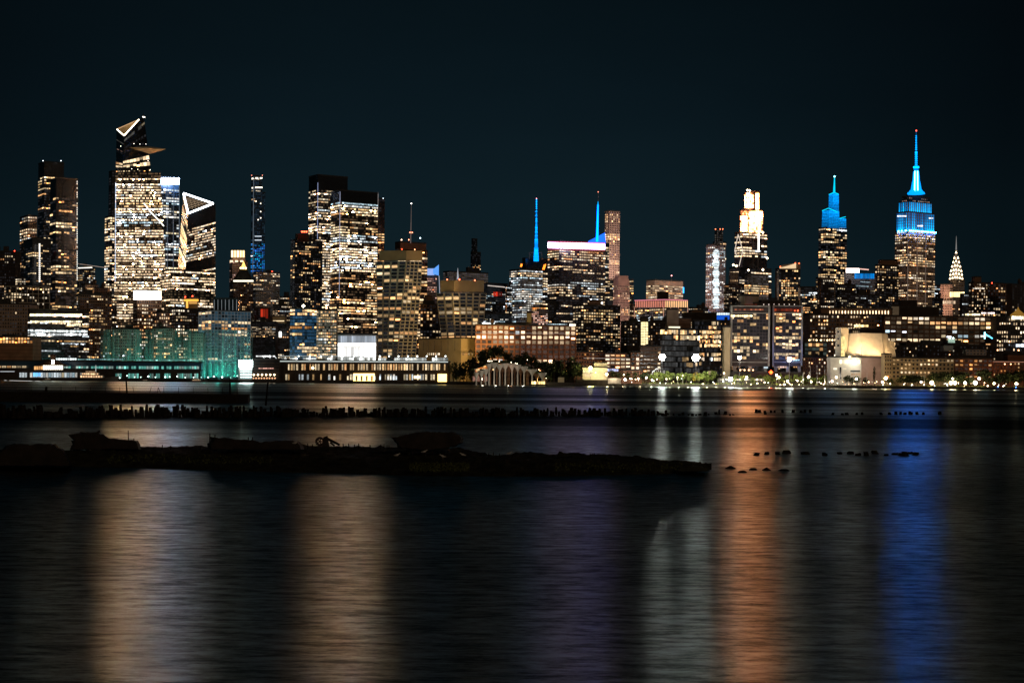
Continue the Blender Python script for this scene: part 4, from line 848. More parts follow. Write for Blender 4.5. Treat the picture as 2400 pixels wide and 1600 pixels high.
for k in range(4): panel(ft, 563, 591, 864 + 6 * k, 867 + 6 * k, 1311, (.75, 1, 1), 2.2, 'lit_window', jitter=.3)
light(577, 852, 1296, 5000, (.8, 1, .95), 2)
# ---- left small block with bulbs, then the long pier building with a lit roof deck
r = B('pier_building', 'dark end block of the pier hung with a string of warm bulbs', 'building', 592, None, 655, 843, 1305, 'dark', W(3, 7, .5, .5, 0, 'warm', 1, dim=.0), 900, 0, zb=1)
for k in range(6): beacon(r, 595 + k * 9.6, 878, 1300, (1, .75, .45), 8, .9, 'bulb')
for k in range(9): beacon(r, 594 + k * 6.3, 886, 1300, (1, .5, .25), 1.2, .9, 'bulb')
panel(r, 606, 642, 862, 864, 1300, (1, .5, .4), .9, 'band_light', jitter=.5); panel(r, 600, 645, 833, 836, 1302, (1, 1, 1), 1.2, 'canopy_light', jitter=.5)
r = B('pier_building', 'long two storey pier building with shop windows below a white lit roof deck', 'building', 655, None, 1052, 847, 1310, 'dark', None, 900, 0, zb=1, depth=22)
panes(r, 668, 1050, 853, 867, 1306, 6.3, .68, 'gold', .55, fw=.7); panes(r, 668, 1050, 877, 890, 1306, 6.3, .62, 'mix', .5, fw=.7); panes(r, 768, 945, 881, 890, 1305.5, 6.3, .4, 'cool', .7, fw=.6)
for k in range(31):
    u = 668 + 12.6 * k - 1.6; mb = MB(); mb.bar(P(u, 893, 1305), P(u, 850, 1305), .3, n=4); mb.build('pilaster', M['dark'], r)
panel(r, 828, 878, 875, 894, 1303, (1, .62, .2), 4.5, 'golden_entrance'); mb = MB()
for k in range(4): mb.box(P(834 + 12 * k, 880, 1302).x, P(838 + 12 * k, 880, 1302).x, 1300.5, 1301.5, P(840, 892, 1302).z, P(840, 880, 1302).z)
mb.build('entrance_column', M['brown'], r)
panel(r, 1026, 1047, 876, 895, 1303, (1, .58, .16), 5, 'golden_doorway'); panel(r, 970, 985, 880, 887, 1303, (1, .7, .35), 3, 'lit_window'); beacon(r, 733, 862, 1300, (1, .85, .45), 8, 1.3, 'lamp')
dk = MB()
for k in range(62):
    u = 660 + k * 6.3
    if R() < .7:
        g = math.exp(random.gauss(-.5, .9)); dk.quad(P(u, 846, 1312), P(u + 5.6, 846, 1312), P(u + 5.6, 838, 1312), P(u, 838, 1312), (.95 * g, g, .96 * g))
dk.build('deck_screen', M['win'], r, kind='stuff')
strip(r, [(600, 846, 1308), (1050, 848, 1308)], (.9, 1, .95), .9, .3, name='deck_edge_light'); strip(r, [(655, 834, 1312), (860, 835, 1312)], (.9, 1, 1), .5, .2, name='deck_rail')
def post(u, vt, vb, Y, col=(1, .85, .6), s=10, rr=.7, label=None, group=None, cat='street lamp', name='street_lamp', pw=0, pr=.12):
    o = empty(name, P(u, vb, Y), label, cat, group)
    mb = MB(); mb.bar(P(u, vb, Y), P(u, vt, Y), pr, pr * .8, 5); mb.build('pole', M['metal'], o)
    mb = MB(); mb.lathe(P(u, vt, Y), [(.05, -rr), (rr * .8, -rr * .5), (rr, 0), (rr * .7, rr * .6), (.05, rr)], 8); mb.build('lamp_head', LM(col, s), o)
    if pw: light(u, vt, Y, pw, col, rr, -1.5)
    return o
for u in list(range(700, 870, 26)) + list(range(868, 1050, 22)):
    post(u, 834.5, 846, 1309, (.9, 1, .95), 8, .55, 'white roof deck lamp post on the long pier building', 'roof deck lamps on the long pier building')
for k in range(3):
    o = empty('deck_awning', P(618 + 14 * k, 846, 1306), 'slanted white awning on the roof of the bulb strung end block', 'awning', 'slanted awnings on the pier end block')
    mb = MB(); mb.quad(P(615 + 14 * k, 835, 1306), P(621 + 14 * k, 842, 1306), P(622 + 14 * k, 842, 1308), P(617 + 14 * k, 835, 1308), (.9, 1, 1)); mb.build('canopy', M['strip'], o)

# ---- beige block and big brick warehouse
r = B('storage_building', 'plain beige windowless block with a golden lit right face', 'building', 981, 1081, 1114, 793, 1430, 'tan', None, 900, 0)
for u in (992, 1004, 1018, 1034, 1050, 1066): strip(r, [(u, 798, 1419), (u, 822, 1419)], (.06, .04, .02), .5, .2, name='wall_joint')
panes(r, 996, 1032, 827, 832, 1416, 4.4, .7, 'warm', .8, fw=.5); panes(r, 1082, 1110, 827, 832, 1419, 7, .8, 'orange', .3, fw=.5)
spot(P(1110, 850, 1360), P(1100, 805, 1440), 60000, (1, .6, .12), 80, 2); spot(P(1020, 846, 1350), P(1030, 805, 1440), 40000, (1, .62, .3), 90, 2)  # unseen spots added to light the beige walls
r = B('brick_warehouse', 'big red brick warehouse with a grid of bright square windows at centre', 'building', 1115, None, 1350, 763, 1400, 'red', 
      W(13.1, 11.4, .66, .66, .5, 'white', 1.7, 'single', run=2.2, dim=1, dimc=(.055, .033, .026), bands=[(763, 778, .55, 1.2, 'gold'), (778, 800, .86, 2.2, 'white'), (800, 812, .45, 1.2), (812, 838, .0, 1), (838, 850, .5, 1.6, 'white'), (850, 862, .4, 1.0, 'gold')]), 872, 1, 1.2)
strip(r, [(1115, 779.5, 1397), (1350, 782, 1397)], (.5, .35, .28), .5, .25, name='cornice')
for k in range(19): mb = MB(); u = 1115 + k * 13.05; mb.bar(P(u, 880, 1399), P(u, 765, 1399), .45, n=4); mb.build('brick_pier', M['red'], r)
for u in (1150, 1230, 1310): spot(P(u, 880, 1345), P(u + 5, 815, 1400), 13000, (1, .55, .28), 100, 2)  # unseen spots added to light the brick front
panel(r, 1130, 1190, 756, 758.5, 1420, (.95, 1, .95), 2.2, 'roof_light', jitter=.4); panel(r, 1335, 1350, 759, 764, 1396, (1, .9, .7), 3, 'roof_light', jitter=.3); panel(r, 1280, 1330, 759, 762, 1420, (.7, .9, 1), .6, 'roof_light', jitter=.5)

# ---- low brick row and piers right of the island
B('brick_building', 'low red brick row right of the big warehouse', 'building', 1350, None, 1418, 826, 1400, 'red', W(6, 9, .5, .5, .15, 'orange', .9, 'single', run=1), 880, 1)
r = B('brick_building', 'red brick block with bright square windows behind the white pier shed', 'building', 1418, None, 1478, 829, 1390, 'red', W(12, 9, .75, .5, .75, 'warm', 2.0, 'single', run=1, dim=.5), 868, 1); strip(r, [(1368, 839, 1385), (1472, 840, 1385)], (.8, .65, .55), .5, .2, name='cornice'); panel(r, 1423, 1450, 864, 870, 1385, (.6, .65, 1), 1.0, 'shop_light', jitter=.4)
B('brick_building', 'narrow dark brick block with two tall white windows behind the pier', 'building', 1478, None, 1500, 826, 1385, 'red', W(11, 10, .6, .6, .5, 'white', 2.2, 'single', run=1), 866, 0)
B('brick_building', 'brown brick block left of the first tall flood mast', 'building', 1500, None, 1549, 813, 1400, 'brown', W(8, 9, .7, .4, .22, 'warm', 1.2, 'single', run=2), 880, 1)
B('pier_shed', 'low red brick shed beneath the trees right of the white pier hut', 'building', 1455, None, 1505, 868, 1330, 'red', W(6, 8, .4, .4, .2, 'orange', .6, 'single', run=1), 880, 0)
r = B('pier_building', 'white plastered pier hut flooded by a yellow lamp', 'building', 1366, None, 1424, 862, 1298, 'pale', None, 900, 0, zb=.5)
block(r, 1392, None, 1423, 851, 1300, M['pale'], None, name='tall_wall', zb=.5); block(r, 1350, None, 1455, 893, 1292, M['quay'], None, name='landing_stage', zb=0)
panel(r, 1367, 1390, 868, 872, 1296, (1, .85, .45), 1.6, 'lit_window', jitter=.4); panel(r, 1370, 1388, 876, 882, 1290, (1, .8, .5), 1.0, 'lit_window', jitter=.4); beacon(r, 1396, 873, 1291, (1, .8, .4), 6, .6, 'lamp')
post(1384, 862, 889, 1292, (1, .78, .28), 26, 1.5, 'yellow lamp burning over the white pier hut', pw=14000)
post(1422, 877, 889, 1290, (1, .72, .38), 20, 1.1, 'orange lamp at the right corner of the white pier hut', pw=9000)
ar = empty('arched_canopy', P(1545, 880, 1310), 'white ribbed half arch canopy left of the first tall flood mast', 'canopy')
mb = MB(); pts = [(1527 + 22 * (1 - math.cos(t)), 876 - 13 * math.sin(t)) for t in [k * math.pi / 2 / 8 for k in range(9)]]
for a, b in zip(pts, pts[1:]): mb.bar(P(*a, 1312), P(*b, 1312), .3, n=4)
mb.build('arch', M['white'], ar)
for k in range(7): mb = MB(); u = 1530 + 4.4 * k; mb.bar(P(u, 876, 1312), P(u, 869 - k * .4, 1312), .16, n=4); mb.build('rib', M['white'], ar)
light(1540, 878, 1300, 2500, (1, .9, .8), 1)

# ---- hotel slabs on legs
M['hotel'] = wallmat('hotel_concrete', (.045, .038, .04), .7, .25, .2)
def slab(u0, u1, Y, label, seed, pal_s):
    r = empty('hotel_slab', P((u0 + u1) / 2, 895, Y), label, 'building'); r.location.z = 2
    block(r, u0, None, u1, 717, Y, M['hotel'], W((u1 - u0 - 3) / round((u1 - u0) / 7.6), 7.7, .86, .8, .26, 'gold', pal_s, 'single', run=1.3, dim=1, dimc=(.014, .011, .013), skip=[(700, 735), (846, 900)], bands=[(735, 744, .5, 1.7, 'gold')]), vb=858, depth=8)
    for a, b in ((u0 - 1, u0 + 3), (u1 - 3, u1 + 1)): mb = MB(); mb.box(P(a, 780, Y).x, P(b, 780, Y).x, Y - 1.2, Y + .5, P(a, 858, Y).z, P(a, 716, Y).z); mb.build('side_wall', M['concrete'], r)
    for v in (716, 732, 847): mb = MB(); mb.box(P(u0, v, Y).x, P(u1, v, Y).x, Y - .9, Y, P(u0, v + 2, Y).z, P(u0, v, Y).z); mb.build('floor_band', M['concrete'], r)
    for k in range(3):
        u = u0 + (u1 - u0) * (.1 + .4 * k); mb = MB(); mb.prism([P(u - 2, 893, Y + 1), P(u + 2, 893, Y + 1), P(u + 2, 893, Y + 5), P(u - 2, 893, Y + 5)], [P(u - 4, 857, Y + 1), P(u + 4, 857, Y + 1), P(u + 4, 857, Y + 5), P(u - 4, 857, Y + 5)]); mb.build('leg', M['concrete'], r)
    return r
r = slab(1713, 1803, 1352, 'left slab of the hotel on legs, patched with amber windows', 1, 1.4); panel(r, 1713, 1764, 738, 742, 1350, (1, .75, .4), 2.8, 'bar_light', jitter=.4); panel(r, 1722, 1790, 724, 727, 1350, (1, .3, .15), .25, 'crown_light', jitter=.8)
for k in range(4): beacon(r, 1735 + 10 * k, 867, 1349, (1, .45, .2), 7, .8, 'lobby_lamp')
block(r, 1731, 1746, 1779, 693, 1380, M['stone'], None, vb=717, name='roof_plant'); block(r, 1728, None, 1783, 711, 1385, M['dark'], None, vb=718, name='roof_deck'); panel(r, 1745, 1775, 713, 716, 1378, (1, .15, .05), .4, 'deck_light', jitter=.6)
r = slab(1811, 1880, 1362, 'right slab of the hotel on legs, washed blue at its lower corner', 2, 1.4); panel(r, 1815, 1878, 723, 729, 1359, (1, .12, .03), .12, 'crown_light', jitter=.7); beacon(r, 1870, 728, 1358, (1, .12, .04), 4, .9); beacon(r, 1863, 728, 1358, (1, .12, .04), 3, .7)
block(r, 1784, None, 1874, 706, 1384, M['dark'], None, vb=717, name='roof_deck')
for k in range(7): beacon(r, 1790 + 12 * k, 713.5, 1383, (1, .8, .7), 2, .5, 'deck_lamp')
spot(P(1856, 850, 1338), P(1848, 815, 1362), 16000, (.15, .3, 1), 110, 1); panel(r, 1858, 1875, 842, 845, 1359, (.4, .75, 1), 1.8, 'sign_light', jitter=.3)
spot(P(1740, 885, 1290), P(1750, 790, 1352), 20000, (.8, .5, .45), 70, 2); spot(P(1840, 885, 1290), P(1850, 790, 1362), 16000, (.75, .5, .45), 70, 2)  # unseen warm spots added to tone the hotel slabs
for v, t in ((1806, 0),): mb = MB(); mb.box(P(1803, 790, 1370).x, P(1811, 790, 1370).x, 1368, 1374, 2, P(1806, 720, 1370).z); mb.build('stair_core', M['dark'], r)
B('apartment_building', 'narrow tan tower standing against the left hotel slab', 'building', 1698, None, 1712, 767, 1345, 'tan', None, 900, 0)
r = B('restaurant_building', 'low dark restaurant under the hotel legs with a red glow', 'building', 1716, None, 1882, 874, 1335, 'dark', None, 900, 0); beacon(r, 1807, 872, 1325, (1, .06, .01), 12, 1.8, 'red_lamp'); light(1808, 872, 1318, 3000, (1, .06, .02), 1); panel(r, 1790, 1800, 859, 863, 1340, (.7, .9, 1), .8, 'sign_light'); panel(r, 1822, 1845, 858, 862, 1338, (.9, .6, .5), .6, 'sign_light', jitter=.4)

# ---- right: market block, museum, brick rows
r = B('industrial_block', 'long brown market building with small warm windows left of the museum', 'building', 1898, None, 2074, 738, 1610, 'brown', W(6.2, 9, .5, .5, .42, 'warm', 1.5, 'stuff', run=1.6, dim=.6, bands=[(738, 748, .5, 1.5, 'white'), (748, 762, .4, 1.8, 'gold')]), 842, 0)
r = B('rooftop_hall', 'low rooftop hall glowing with a row of arched lights above the market building', 'building', 1924, None, 2092, 724, 1640, 'brown', None, 742, 0, vb=742, zb=30)
for k in range(20):
    u = 1944 + k * 7.2; mb = MB(); g = U(1.2, 3.5); c = (g, .72 * g, .42 * g)
    mb.quad(P(u, 736, 1636), P(u + 2.4, 736, 1636), P(u + 2.4, 730, 1636), P(u, 730, 1636), c); mb.tri(P(u - .4, 730, 1636), P(u + 2.8, 730, 1636), P(u + 1.2, 727, 1636), c); mb.build('arched_light', M['strip'], r)
panel(r, 2002, 2036, 761, 766, 1600, (1, .72, .3), 2.2, 'terrace_light', jitter=.4)
r = B('industrial_block', 'very long brown industrial block with bands of bright square windows, right of the museum', 'building', 2074, None, 2336, 742, 1600, 'brown', W(13.2, 9.9, .76, .62, .5, 'gold', 1.5, 'single', run=2.5, dim=.7, dimc=(.03, .02, .012), bands=[(742, 752, .6, 1.5, 'white'), (752, 764, .92, 2.3, 'gold'), (764, 773, .62, 1.5, 'gold'), (773, 792, .42, .9, 'cool')]), 820, 0)
block(r, 2090, None, 2107, 718, 1640, M['pale'], None, vb=742, name='stair_head'); block(r, 2107, None, 2200, 721, 1650, M['dark'], None, vb=742, name='roof_deck'); spot(P(2098, 742, 1615), P(2098, 728, 1640), 9000, (1, .65, .3), 90, 1)
panel(r, 2262, 2298, 735, 739, 1598, (1, .8, .45), 2.6, 'roof_light', jitter=.4); panel(r, 2300, 2332, 732, 735, 1598, (1, .75, .7), 2.0, 'roof_light', jitter=.7)
r = B('industrial_block', 'dark block with paired narrow windows and a gold domed rooftop at the right edge', 'building', 2336, None, 2440, 744, 1580, 'dark', W(5.6, 9.9, .5, .55, .55, 'white', 1.4, 'single', run=1.5, dim=.2), 830, 0)
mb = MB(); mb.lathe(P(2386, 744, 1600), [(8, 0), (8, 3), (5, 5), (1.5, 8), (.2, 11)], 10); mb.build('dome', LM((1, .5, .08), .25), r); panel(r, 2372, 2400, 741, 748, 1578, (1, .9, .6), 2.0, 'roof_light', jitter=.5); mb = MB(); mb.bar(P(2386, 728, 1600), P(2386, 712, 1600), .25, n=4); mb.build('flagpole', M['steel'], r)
panel(r, 2381, 2400, 806, 813, 1570, (.75, .85, 1), 2, 'lit_sign', jitter=.3)
r = B('loft_building', 'jumble of dark rooftops with a cyan neon slash sign', 'building', 2108, 2130, 2335, 806, 1480, 'dark', W(9, 9, .3, .4, .08, 'warm', 1.0, 'single', run=1), 845, 2)
strip(r, [(2308, 778, 1450), (2308, 794, 1450)], (.3, .9, 1), 7, .55, name='neon_sign'); strip(r, [(2310, 783, 1450), (2318, 788, 1450), (2326, 793, 1450)], (.1, .6, 1), 4, .5, name='neon_sign')
block(r, 2264, None, 2312, 819, 1440, M['stone'], W(8, 8, .6, .5, 0, 'warm', 1, 'single', dim=1, dimc=(.01, .01, .01)), vb=832, name='penthouse'); block(r, 2212, None, 2234, 810, 1445, M['concrete'], None, vb=822, name='roof_plant'); panel(r, 2222, 2238, 791, 803, 1440, (.7, 1, .8), .5, 'greenhouse', mat='win'); beacon(r, 2226, 792, 1435, (.8, 1, .9), 9, .8); beacon(r, 2234, 792, 1435, (.8, 1, .9), 9, .8); block(r, 2218, None, 2242, 803, 1446, M['dark'], None, vb=812, name='roof_deck')
B('loft_building', 'dark low building with two lit corner windows behind the museum sail', 'building', 2096, None, 2150, 812, 1440, 'dark', W(7, 8, .4, .5, .15, 'warm', 1.2, 'single', run=1), 845, 1)
r = B('glass_building', 'glass fronted gallery with shelves of dim light left of the museum', 'building', 1886, None, 1938, 803, 1400, 'dark', W(8, 10, .9, .7, .4, 'gold', .6, 'single', run=2, dim=.8, dimc=(.03, .04, .035)), 838, 0); 
for u in (1897, 1914, 1924, 1939, 1951): beacon(r, u, 797, 1396, (1, .75, .35), 5, .9, 'terrace_lamp')
B('brick_building', 'dark red brick row between the hotel slabs and the museum base', 'building', 1882, None, 1948, 838, 1380, 'red', W(6, 8, .4, .5, .25, 'warm', 1.1, 'single', run=1), 880, 1)
# museum
YM = 1340
r = empty('museum', P(2010, 895, YM), 'museum with a tall curved cream sail wall lit from below', 'building'); r.location.z = 2
def facet(pts, name, mat='pale', th=8):
    mb = MB(); a = [P(*p) for p in pts]; b = [p + Vector((0, th, 0)) for p in a]; mb.prism(a, b); mb.build(name, M[mat], r)
facet([(1986, 837, YM + 6), (2019, 838, YM - 4), (2018, 780, YM + 2), (1992, 781, YM + 10)], 'sail_wall'); facet([(2019.5, 838, YM - 4), (2072, 838, YM - 6), (2066, 781, YM + 1), (2018.5, 780, YM + 2)], 'sail_wall'); facet([(2072.5, 838, YM - 6), (2100, 838, YM + 8), (2096, 800, YM + 12), (2083, 798, YM + 9), (2080, 783, YM + 8), (2066.5, 781, YM + 1)], 'sail_wall')
block(r, 1958, 1971, 1989, 768, YM + 6, M['pale'], None, name='stair_tower', vb=838); panel(r, 1971.5, 1980, 788, 836, YM + 4, (1, .78, .3), 1.1, 'stair_window', mat='win')
for k in range(3): panel(r, 1962, 1967, 775 + 16 * k, 780 + 16 * k, YM + 6, (.03, .03, .03), 1, 'window')
block(r, 1947, None, 2019, 838, YM - 10, M['pale'], None, name='base'); block(r, 2019, None, 2074, 838.5, YM - 9, M['pink'], None, name='base_wall'); panel(r, 1968, 2017, 843, 852, YM - 11, (1, .88, .62), 1.8, 'gallery_window', jitter=.4); panel(r, 1993, 2016, 868, 871, YM - 11, (.02, .03, .04), 1, 'window'); panel(r, 1995, 2016, 875, 879, YM - 11, (1, .7, .45), .6, 'gallery_window', jitter=.2); panel(r, 1953, 1962, 862, 866, YM - 11, (1, .9, .7), 1.3, 'gallery_window'); panel(r, 1975, 1984, 862, 866, YM - 11, (1, .9, .7), .9, 'gallery_window'); panel(r, 1968, 1972, 860, 888, YM - 11.2, (.02, .02, .02), 1, 'door_recess')
for k in range(4): mb = MB(); mb.bar(P(2000 + 4.5 * k, 781, YM + 6), P(2000 + 4.5 * k, 775, YM + 6), .5, n=6); mb.build('vent', M['steel'], r)
block(r, 1995, None, 2065, 773, YM + 25, M['dark'], None, vb=790, name='roof_plant')
mb = MB(); beacon(r, 2005, 848, YM - 14, (1, .98, .85), 20, 2.0, 'terrace_lamp'); beacon(r, 1991, 836, YM - 14, (1, .8, .45), 9, 1.0, 'terrace_lamp'); light(2004, 847, YM - 20, 2500, (1, .9, .7), 1)
for u, pw in ((1994, 1.0), (2008, 1), (2024, 1.2), (2036, 1), (2048, 1.3), (2060, 1), (2072, 1.2), (2084, 1.6), (2094, 1.4)):
    spot(P(u, 836.5, YM - 13), P(u - .5, 806, YM), 15000 * pw * (2.0 if u < 2018 or u > 2076 else .55), (1, .60, .26), 90, .4)
light(1985, 880, YM - 28, 3500, (1, .85, .65), 2); light(2050, 884, YM - 30, 2500, (1, .6, .4), 2)
r = B('apartment_building', 'yellow brick apartment row with a corner turret right of the museum', 'building', 2073, None, 2236, 840, 1320, 'tan', W(9, 9.8, .5, .5, .36, 'gold', 1.6, 'single', run=1.2, dim=.9, dimc=(.008, .006, .005)), 884, 0); block(r, 2073, None, 2090, 831, 1318, M['tan'], W(6, 9.5, .4, .5, .1, 'gold', 1, 'single', dim=1, dimc=(.006, .005, .005)), name='turret')
strip(r, [(2075, 846, 1316), (2236, 848, 1316)], (.5, .32, .15), .3, .25, name='cornice')
for u in (2085, 2120, 2160, 2200): light(u, 884, 1300, 1500, (1, .55, .22), 1.5)
r = B('apartment_building', 'darker red brick apartment block with amber windows, second from the right edge', 'building', 2237, None, 2326, 841, 1325, 'red', W(11, 9.8, .6, .45, .3, 'orange', 1.3, 'single', run=1, dim=.9, dimc=(.03, .02, .018)), 890, 0)
for u in (2255, 2300): light(u, 884, 1303, 2000, (1, .5, .22), 1.5)
r = B('apartment_building', 'rust red brick building with a lit cornice at the right edge of the waterfront', 'building', 2327, None, 2440, 848, 1330, 'red', W(8, 9, .4, .4, .12, 'orange', 1.2, 'single', run=1, dim=.8, dimc=(.02, .012, .01)), 890, 0); strip(r, [(2327, 847, 1327), (2400, 848, 1327)], (.9, .4, .25), .5, .25, name='cornice'); block(r, 2362, None, 2400, 832, 1345, M['red'], None, vb=848, name='roof_plant'); beacon(r, 2355, 853, 1322, (1, .5, .25), 6, .7, 'lamp'); beacon(r, 2369, 853, 1322, (1, .45, .2), 6, .7, 'lamp')
for u in (2345, 2385): light(u, 880, 1306, 3500, (1, .32, .14), 1.5)

# ---- quay, water, land
mb = MB(); mb.box(-2600, 2600, QY + 3, 9000, -3, 1.6); mb.build('ground', M['quay'], None, 'structure')
mb = MB(); mb.box(-2600, 2600, QY, QY + 3, -3, 2.3); mb.build('quay_wall', M['quay'], None, 'structure')
mb = MB(); a, b = P(1425, 893, 1284).x, P(2450, 893, 1284).x
# riverside promenade glow strip: low planted edge
random.seed(11)
# ---- trees
_crown = {}
def crown_mesh(var, mat):
    k = (var, mat)
    if k in _crown: return _crown[k]
    rnd = random.Random(var * 17 + 3); vs = []; fs = []
    lobes = [(Vector((rnd.uniform(-.55, .55), rnd.uniform(-.5, .5), rnd.uniform(-.35, .6))), rnd.uniform(.28, .5)) for _ in range(9)]
    lobes.append((Vector((0, 0, 0)), .5))
    for c, rad in lobes:
        for _ in range(46):
            d = Vector((rnd.gauss(0, 1), rnd.gauss(0, 1), rnd.gauss(0, 1))).normalized() * rad * rnd.uniform(.55, 1.1)
            p = c + d; s = rnd.uniform(.05, .12); n = Vector((rnd.gauss(0, 1), rnd.gauss(0, 1), rnd.gauss(0, 1))).normalized(); q = n.orthogonal().normalized() * s; w = n.cross(q)
            i = len(vs); vs += [tuple(p + q), tuple(p + w), tuple(p - q), tuple(p - w)]; fs.append((i, i + 1, i + 2, i + 3))
    me = bpy.data.meshes.new('crown'); me.from_pydata(vs, [], fs); me.materials.append(M[mat]); _crown[k] = me; return me
_trunk = None
def tree(u, vt, vb, Y, wpx, mat='leaf', label='', group='', slim=1.0, z0=None):
    global _trunk
    base = P(u, vb, Y); h = (vb - vt) * Y / F
    o = empty('tree', base, label, 'tree', group)
    if _trunk is None:
        mb = MB(); mb.bar((0, 0, 0), (.02, 0, .5), .045, .028, 6)
        for a in range(4): mb.bar((.02, 0, .38 + .04 * a), (.22 * math.cos(a * 1.7), .2 * math.sin(a * 1.7), .75), .018, .008, 4)
        _trunk = mb.build('trunk', M['bark'], o).data; t = o.children[0] if o.children else None
        for ch in C.objects:
            if ch.data is _trunk: t = ch
        me = _trunk
        for v in me.vertices: v.co = v.co + base
    else:
        t = bpy.data.objects.new('trunk', _trunk); C.objects.link(t); t.parent = o
    t.scale = (h * .6, h * .6, h)
    c = bpy.data.objects.new('crown', crown_mesh(random.randrange(5), mat)); C.objects.link(c); c.parent = o
    wr = wpx * Y / F / 2; c.location = (0, 0, h * .6); c.scale = (wr, wr, h * .46 * slim); c.rotation_euler = (0, 0, U(0, 6.28))
    return o
G1 = 'dark trees standing on the island park'
IT = [(1118, 838, 866, 22), (1131, 832, 862, 20), (1147, 823, 852, 24), (1160, 818, 850, 18), (1174, 820, 850, 17), (1185, 828, 852, 20), (1205, 838, 858, 22), (1222, 840, 864, 22), (1237, 834, 866, 20), (1252, 846, 870, 20), (1268, 850, 874, 22), (1105, 842, 874, 22), (1284, 852, 880, 22), (1212, 848, 866, 18), (1196, 842, 858, 16)]
IT += [(1124, 826, 860, 26), (1140, 818, 856, 26), (1155, 812, 850, 24), (1168, 812, 848, 22), (1190, 830, 855, 24), (1215, 834, 862, 24), (1230, 828, 864, 22), (1245, 838, 870, 22), (1260, 848, 874, 24), (1276, 850, 880, 22)]
for u, a, b, w in IT: tree(u, a - 3, b, 1258 + U(0, 28), w * 1.35, 'leaf', 'dark leafy tree on the raised island park', G1)
G2 = 'dark trees on the bank right of the island park'
bk = empty('dark_backdrop', P(1215, 903, 1300), 'added black backdrop standing for the dark behind the island park columns', 'backdrop'); mb = MB(); mb.box(P(1136, 890, 1304).x, P(1345, 890, 1304).x, 1303, 1310, 0, P(1200, 868, 1304).z); mb.build('wall', M['wood'], bk)  # black slab added where only darkness lies behind the columns
for u, a, b, w in [(1298, 842, 896, 36), (1312, 840, 895, 34), (1335, 838, 896, 36), (1290, 856, 896, 30), (1350, 846, 896, 30), (1298, 852, 896, 26), (1312, 848, 895, 26), (1330, 846, 896, 28), (1346, 858, 896, 24), (1322, 862, 897, 22), (1352, 850, 896, 22), (1362, 858, 894, 20)]: tree(u, a, b, 1290 + U(8, 20), w, 'leaf', 'dark round tree on the bank between the island park and the white hut', G2)
G3 = 'black trees between the pier building and the island park'
for u, a, b, w in [(1062, 846, 898, 26), (1078, 850, 899, 26), (1094, 846, 899, 26), (1070, 868, 899, 26), (1086, 872, 899, 22), (1104, 858, 899, 22)]: tree(u, a, b, 1296 + U(0, 10), w, 'leaf', 'black bushy tree right of the golden doorway', G3)
G4 = 'small green trees lit from below on the right bank'
for k in range(15):
    u = 1524 + k * 10.5 + U(-2, 2); tree(u, 873 + U(-4, 5), 899, 1294 + U(0, 14), U(16, 24), 'leafyel' if k == 10 else 'leaflit', 'small green tree lit from below in front of the flood masts' if k != 10 else 'small yellow leaved tree right of the second flood mast', G4 if k != 10 else None)
for k in range(26):
    u = 1690 + k * 9.6 + U(-3, 3); tree(u, 881 + U(-5, 5), 902, 1294 + U(0, 14), U(13, 21), 'leaflit', 'low green tree among garden lamps in front of the hotel', 'low green trees in front of the hotel')
G5 = 'dark waterfront trees below the museum and brick rows'
for u, a, b, w in [(1985, 882, 905, 22), (1997, 884, 905, 18), (2010, 884, 905, 18), (2028, 886, 905, 16), (2088, 889, 906, 22), (2125, 881, 905, 26), (2142, 879, 905, 28), (2158, 884, 906, 22), (2180, 880, 906, 24), (2205, 878, 906, 28), (2225, 874, 906, 28), (2246, 876, 906, 28), (2275, 884, 907, 24), (2302, 866, 907, 28), (2318, 880, 907, 24), (2340, 876, 907, 26), (2358, 878, 907, 26), (2378, 872, 907, 30), (2398, 870, 908, 30), (2118, 884, 906, 30), (2133, 880, 905, 32), (2150, 881, 905, 32), (2192, 876, 906, 34), (2215, 872, 906, 34), (2236, 870, 906, 36), (2256, 874, 906, 34), (2310, 868, 907, 30), (2350, 874, 907, 36), (2368, 872, 907, 36), (2390, 868, 907, 38)]:
    tree(u, a - 2, b, 1294 + U(2, 14), w * 1.25, 'leaf', 'dark round waterfront tree below the right hand brick rows', G5)
tree(2049, 862, 904, 1292, 8, 'leaf', 'tall thin columnar tree against the pink museum wall', None, 1.1)
G6 = 'dark trees behind the white pier hut'
for u, a, b, w in [(1436, 868, 894, 22), (1452, 870, 894, 22), (1472, 874, 896, 20), (1490, 872, 896, 20), (1505, 876, 897, 18), (1514, 870, 898, 16), (1365, 866, 890, 16)]: tree(u, a, b, 1302 + U(0, 8), w, 'leaf', 'dark tree in the lamp dotted gap right of the white pier hut', G6)
# ground cover along the bank
vs = MB(); 
for k in range(2600):
    u = U(1505, 2440); y = 1291 + U(0, 5); p = P(u, 904, y); p.z = 2.3 + U(0, 1.3) * (1 if u < 1960 else .6); s = U(.15, .45)
    q = Vector((U(-s, s), U(-s, s), U(-s, s))); w_ = Vector((U(-s, s), U(-s, s), U(-s, s))); vs.quad(p + q, p + w_, p - q, p - w_)
vs.build('hedge_ground_cover', M['leaflit'], None, 'stuff')
C.objects['hedge_ground_cover']['label'] = 'low planting along the top of the right bank'; C.objects['hedge_ground_cover']['category'] = 'ground cover'
# bank lights that make the greenery glow
for u in range(1525, 1690, 22): light(u, 892, 1288, 4500, (1, .92, .6), .5)
for u in range(1700, 1960, 26): light(u, 893, 1288, 2600, (1, .8, .5), .5)
for u in (1460, 1500): light(u, 890, 1289, 1600, (1, .7, .4), .5)
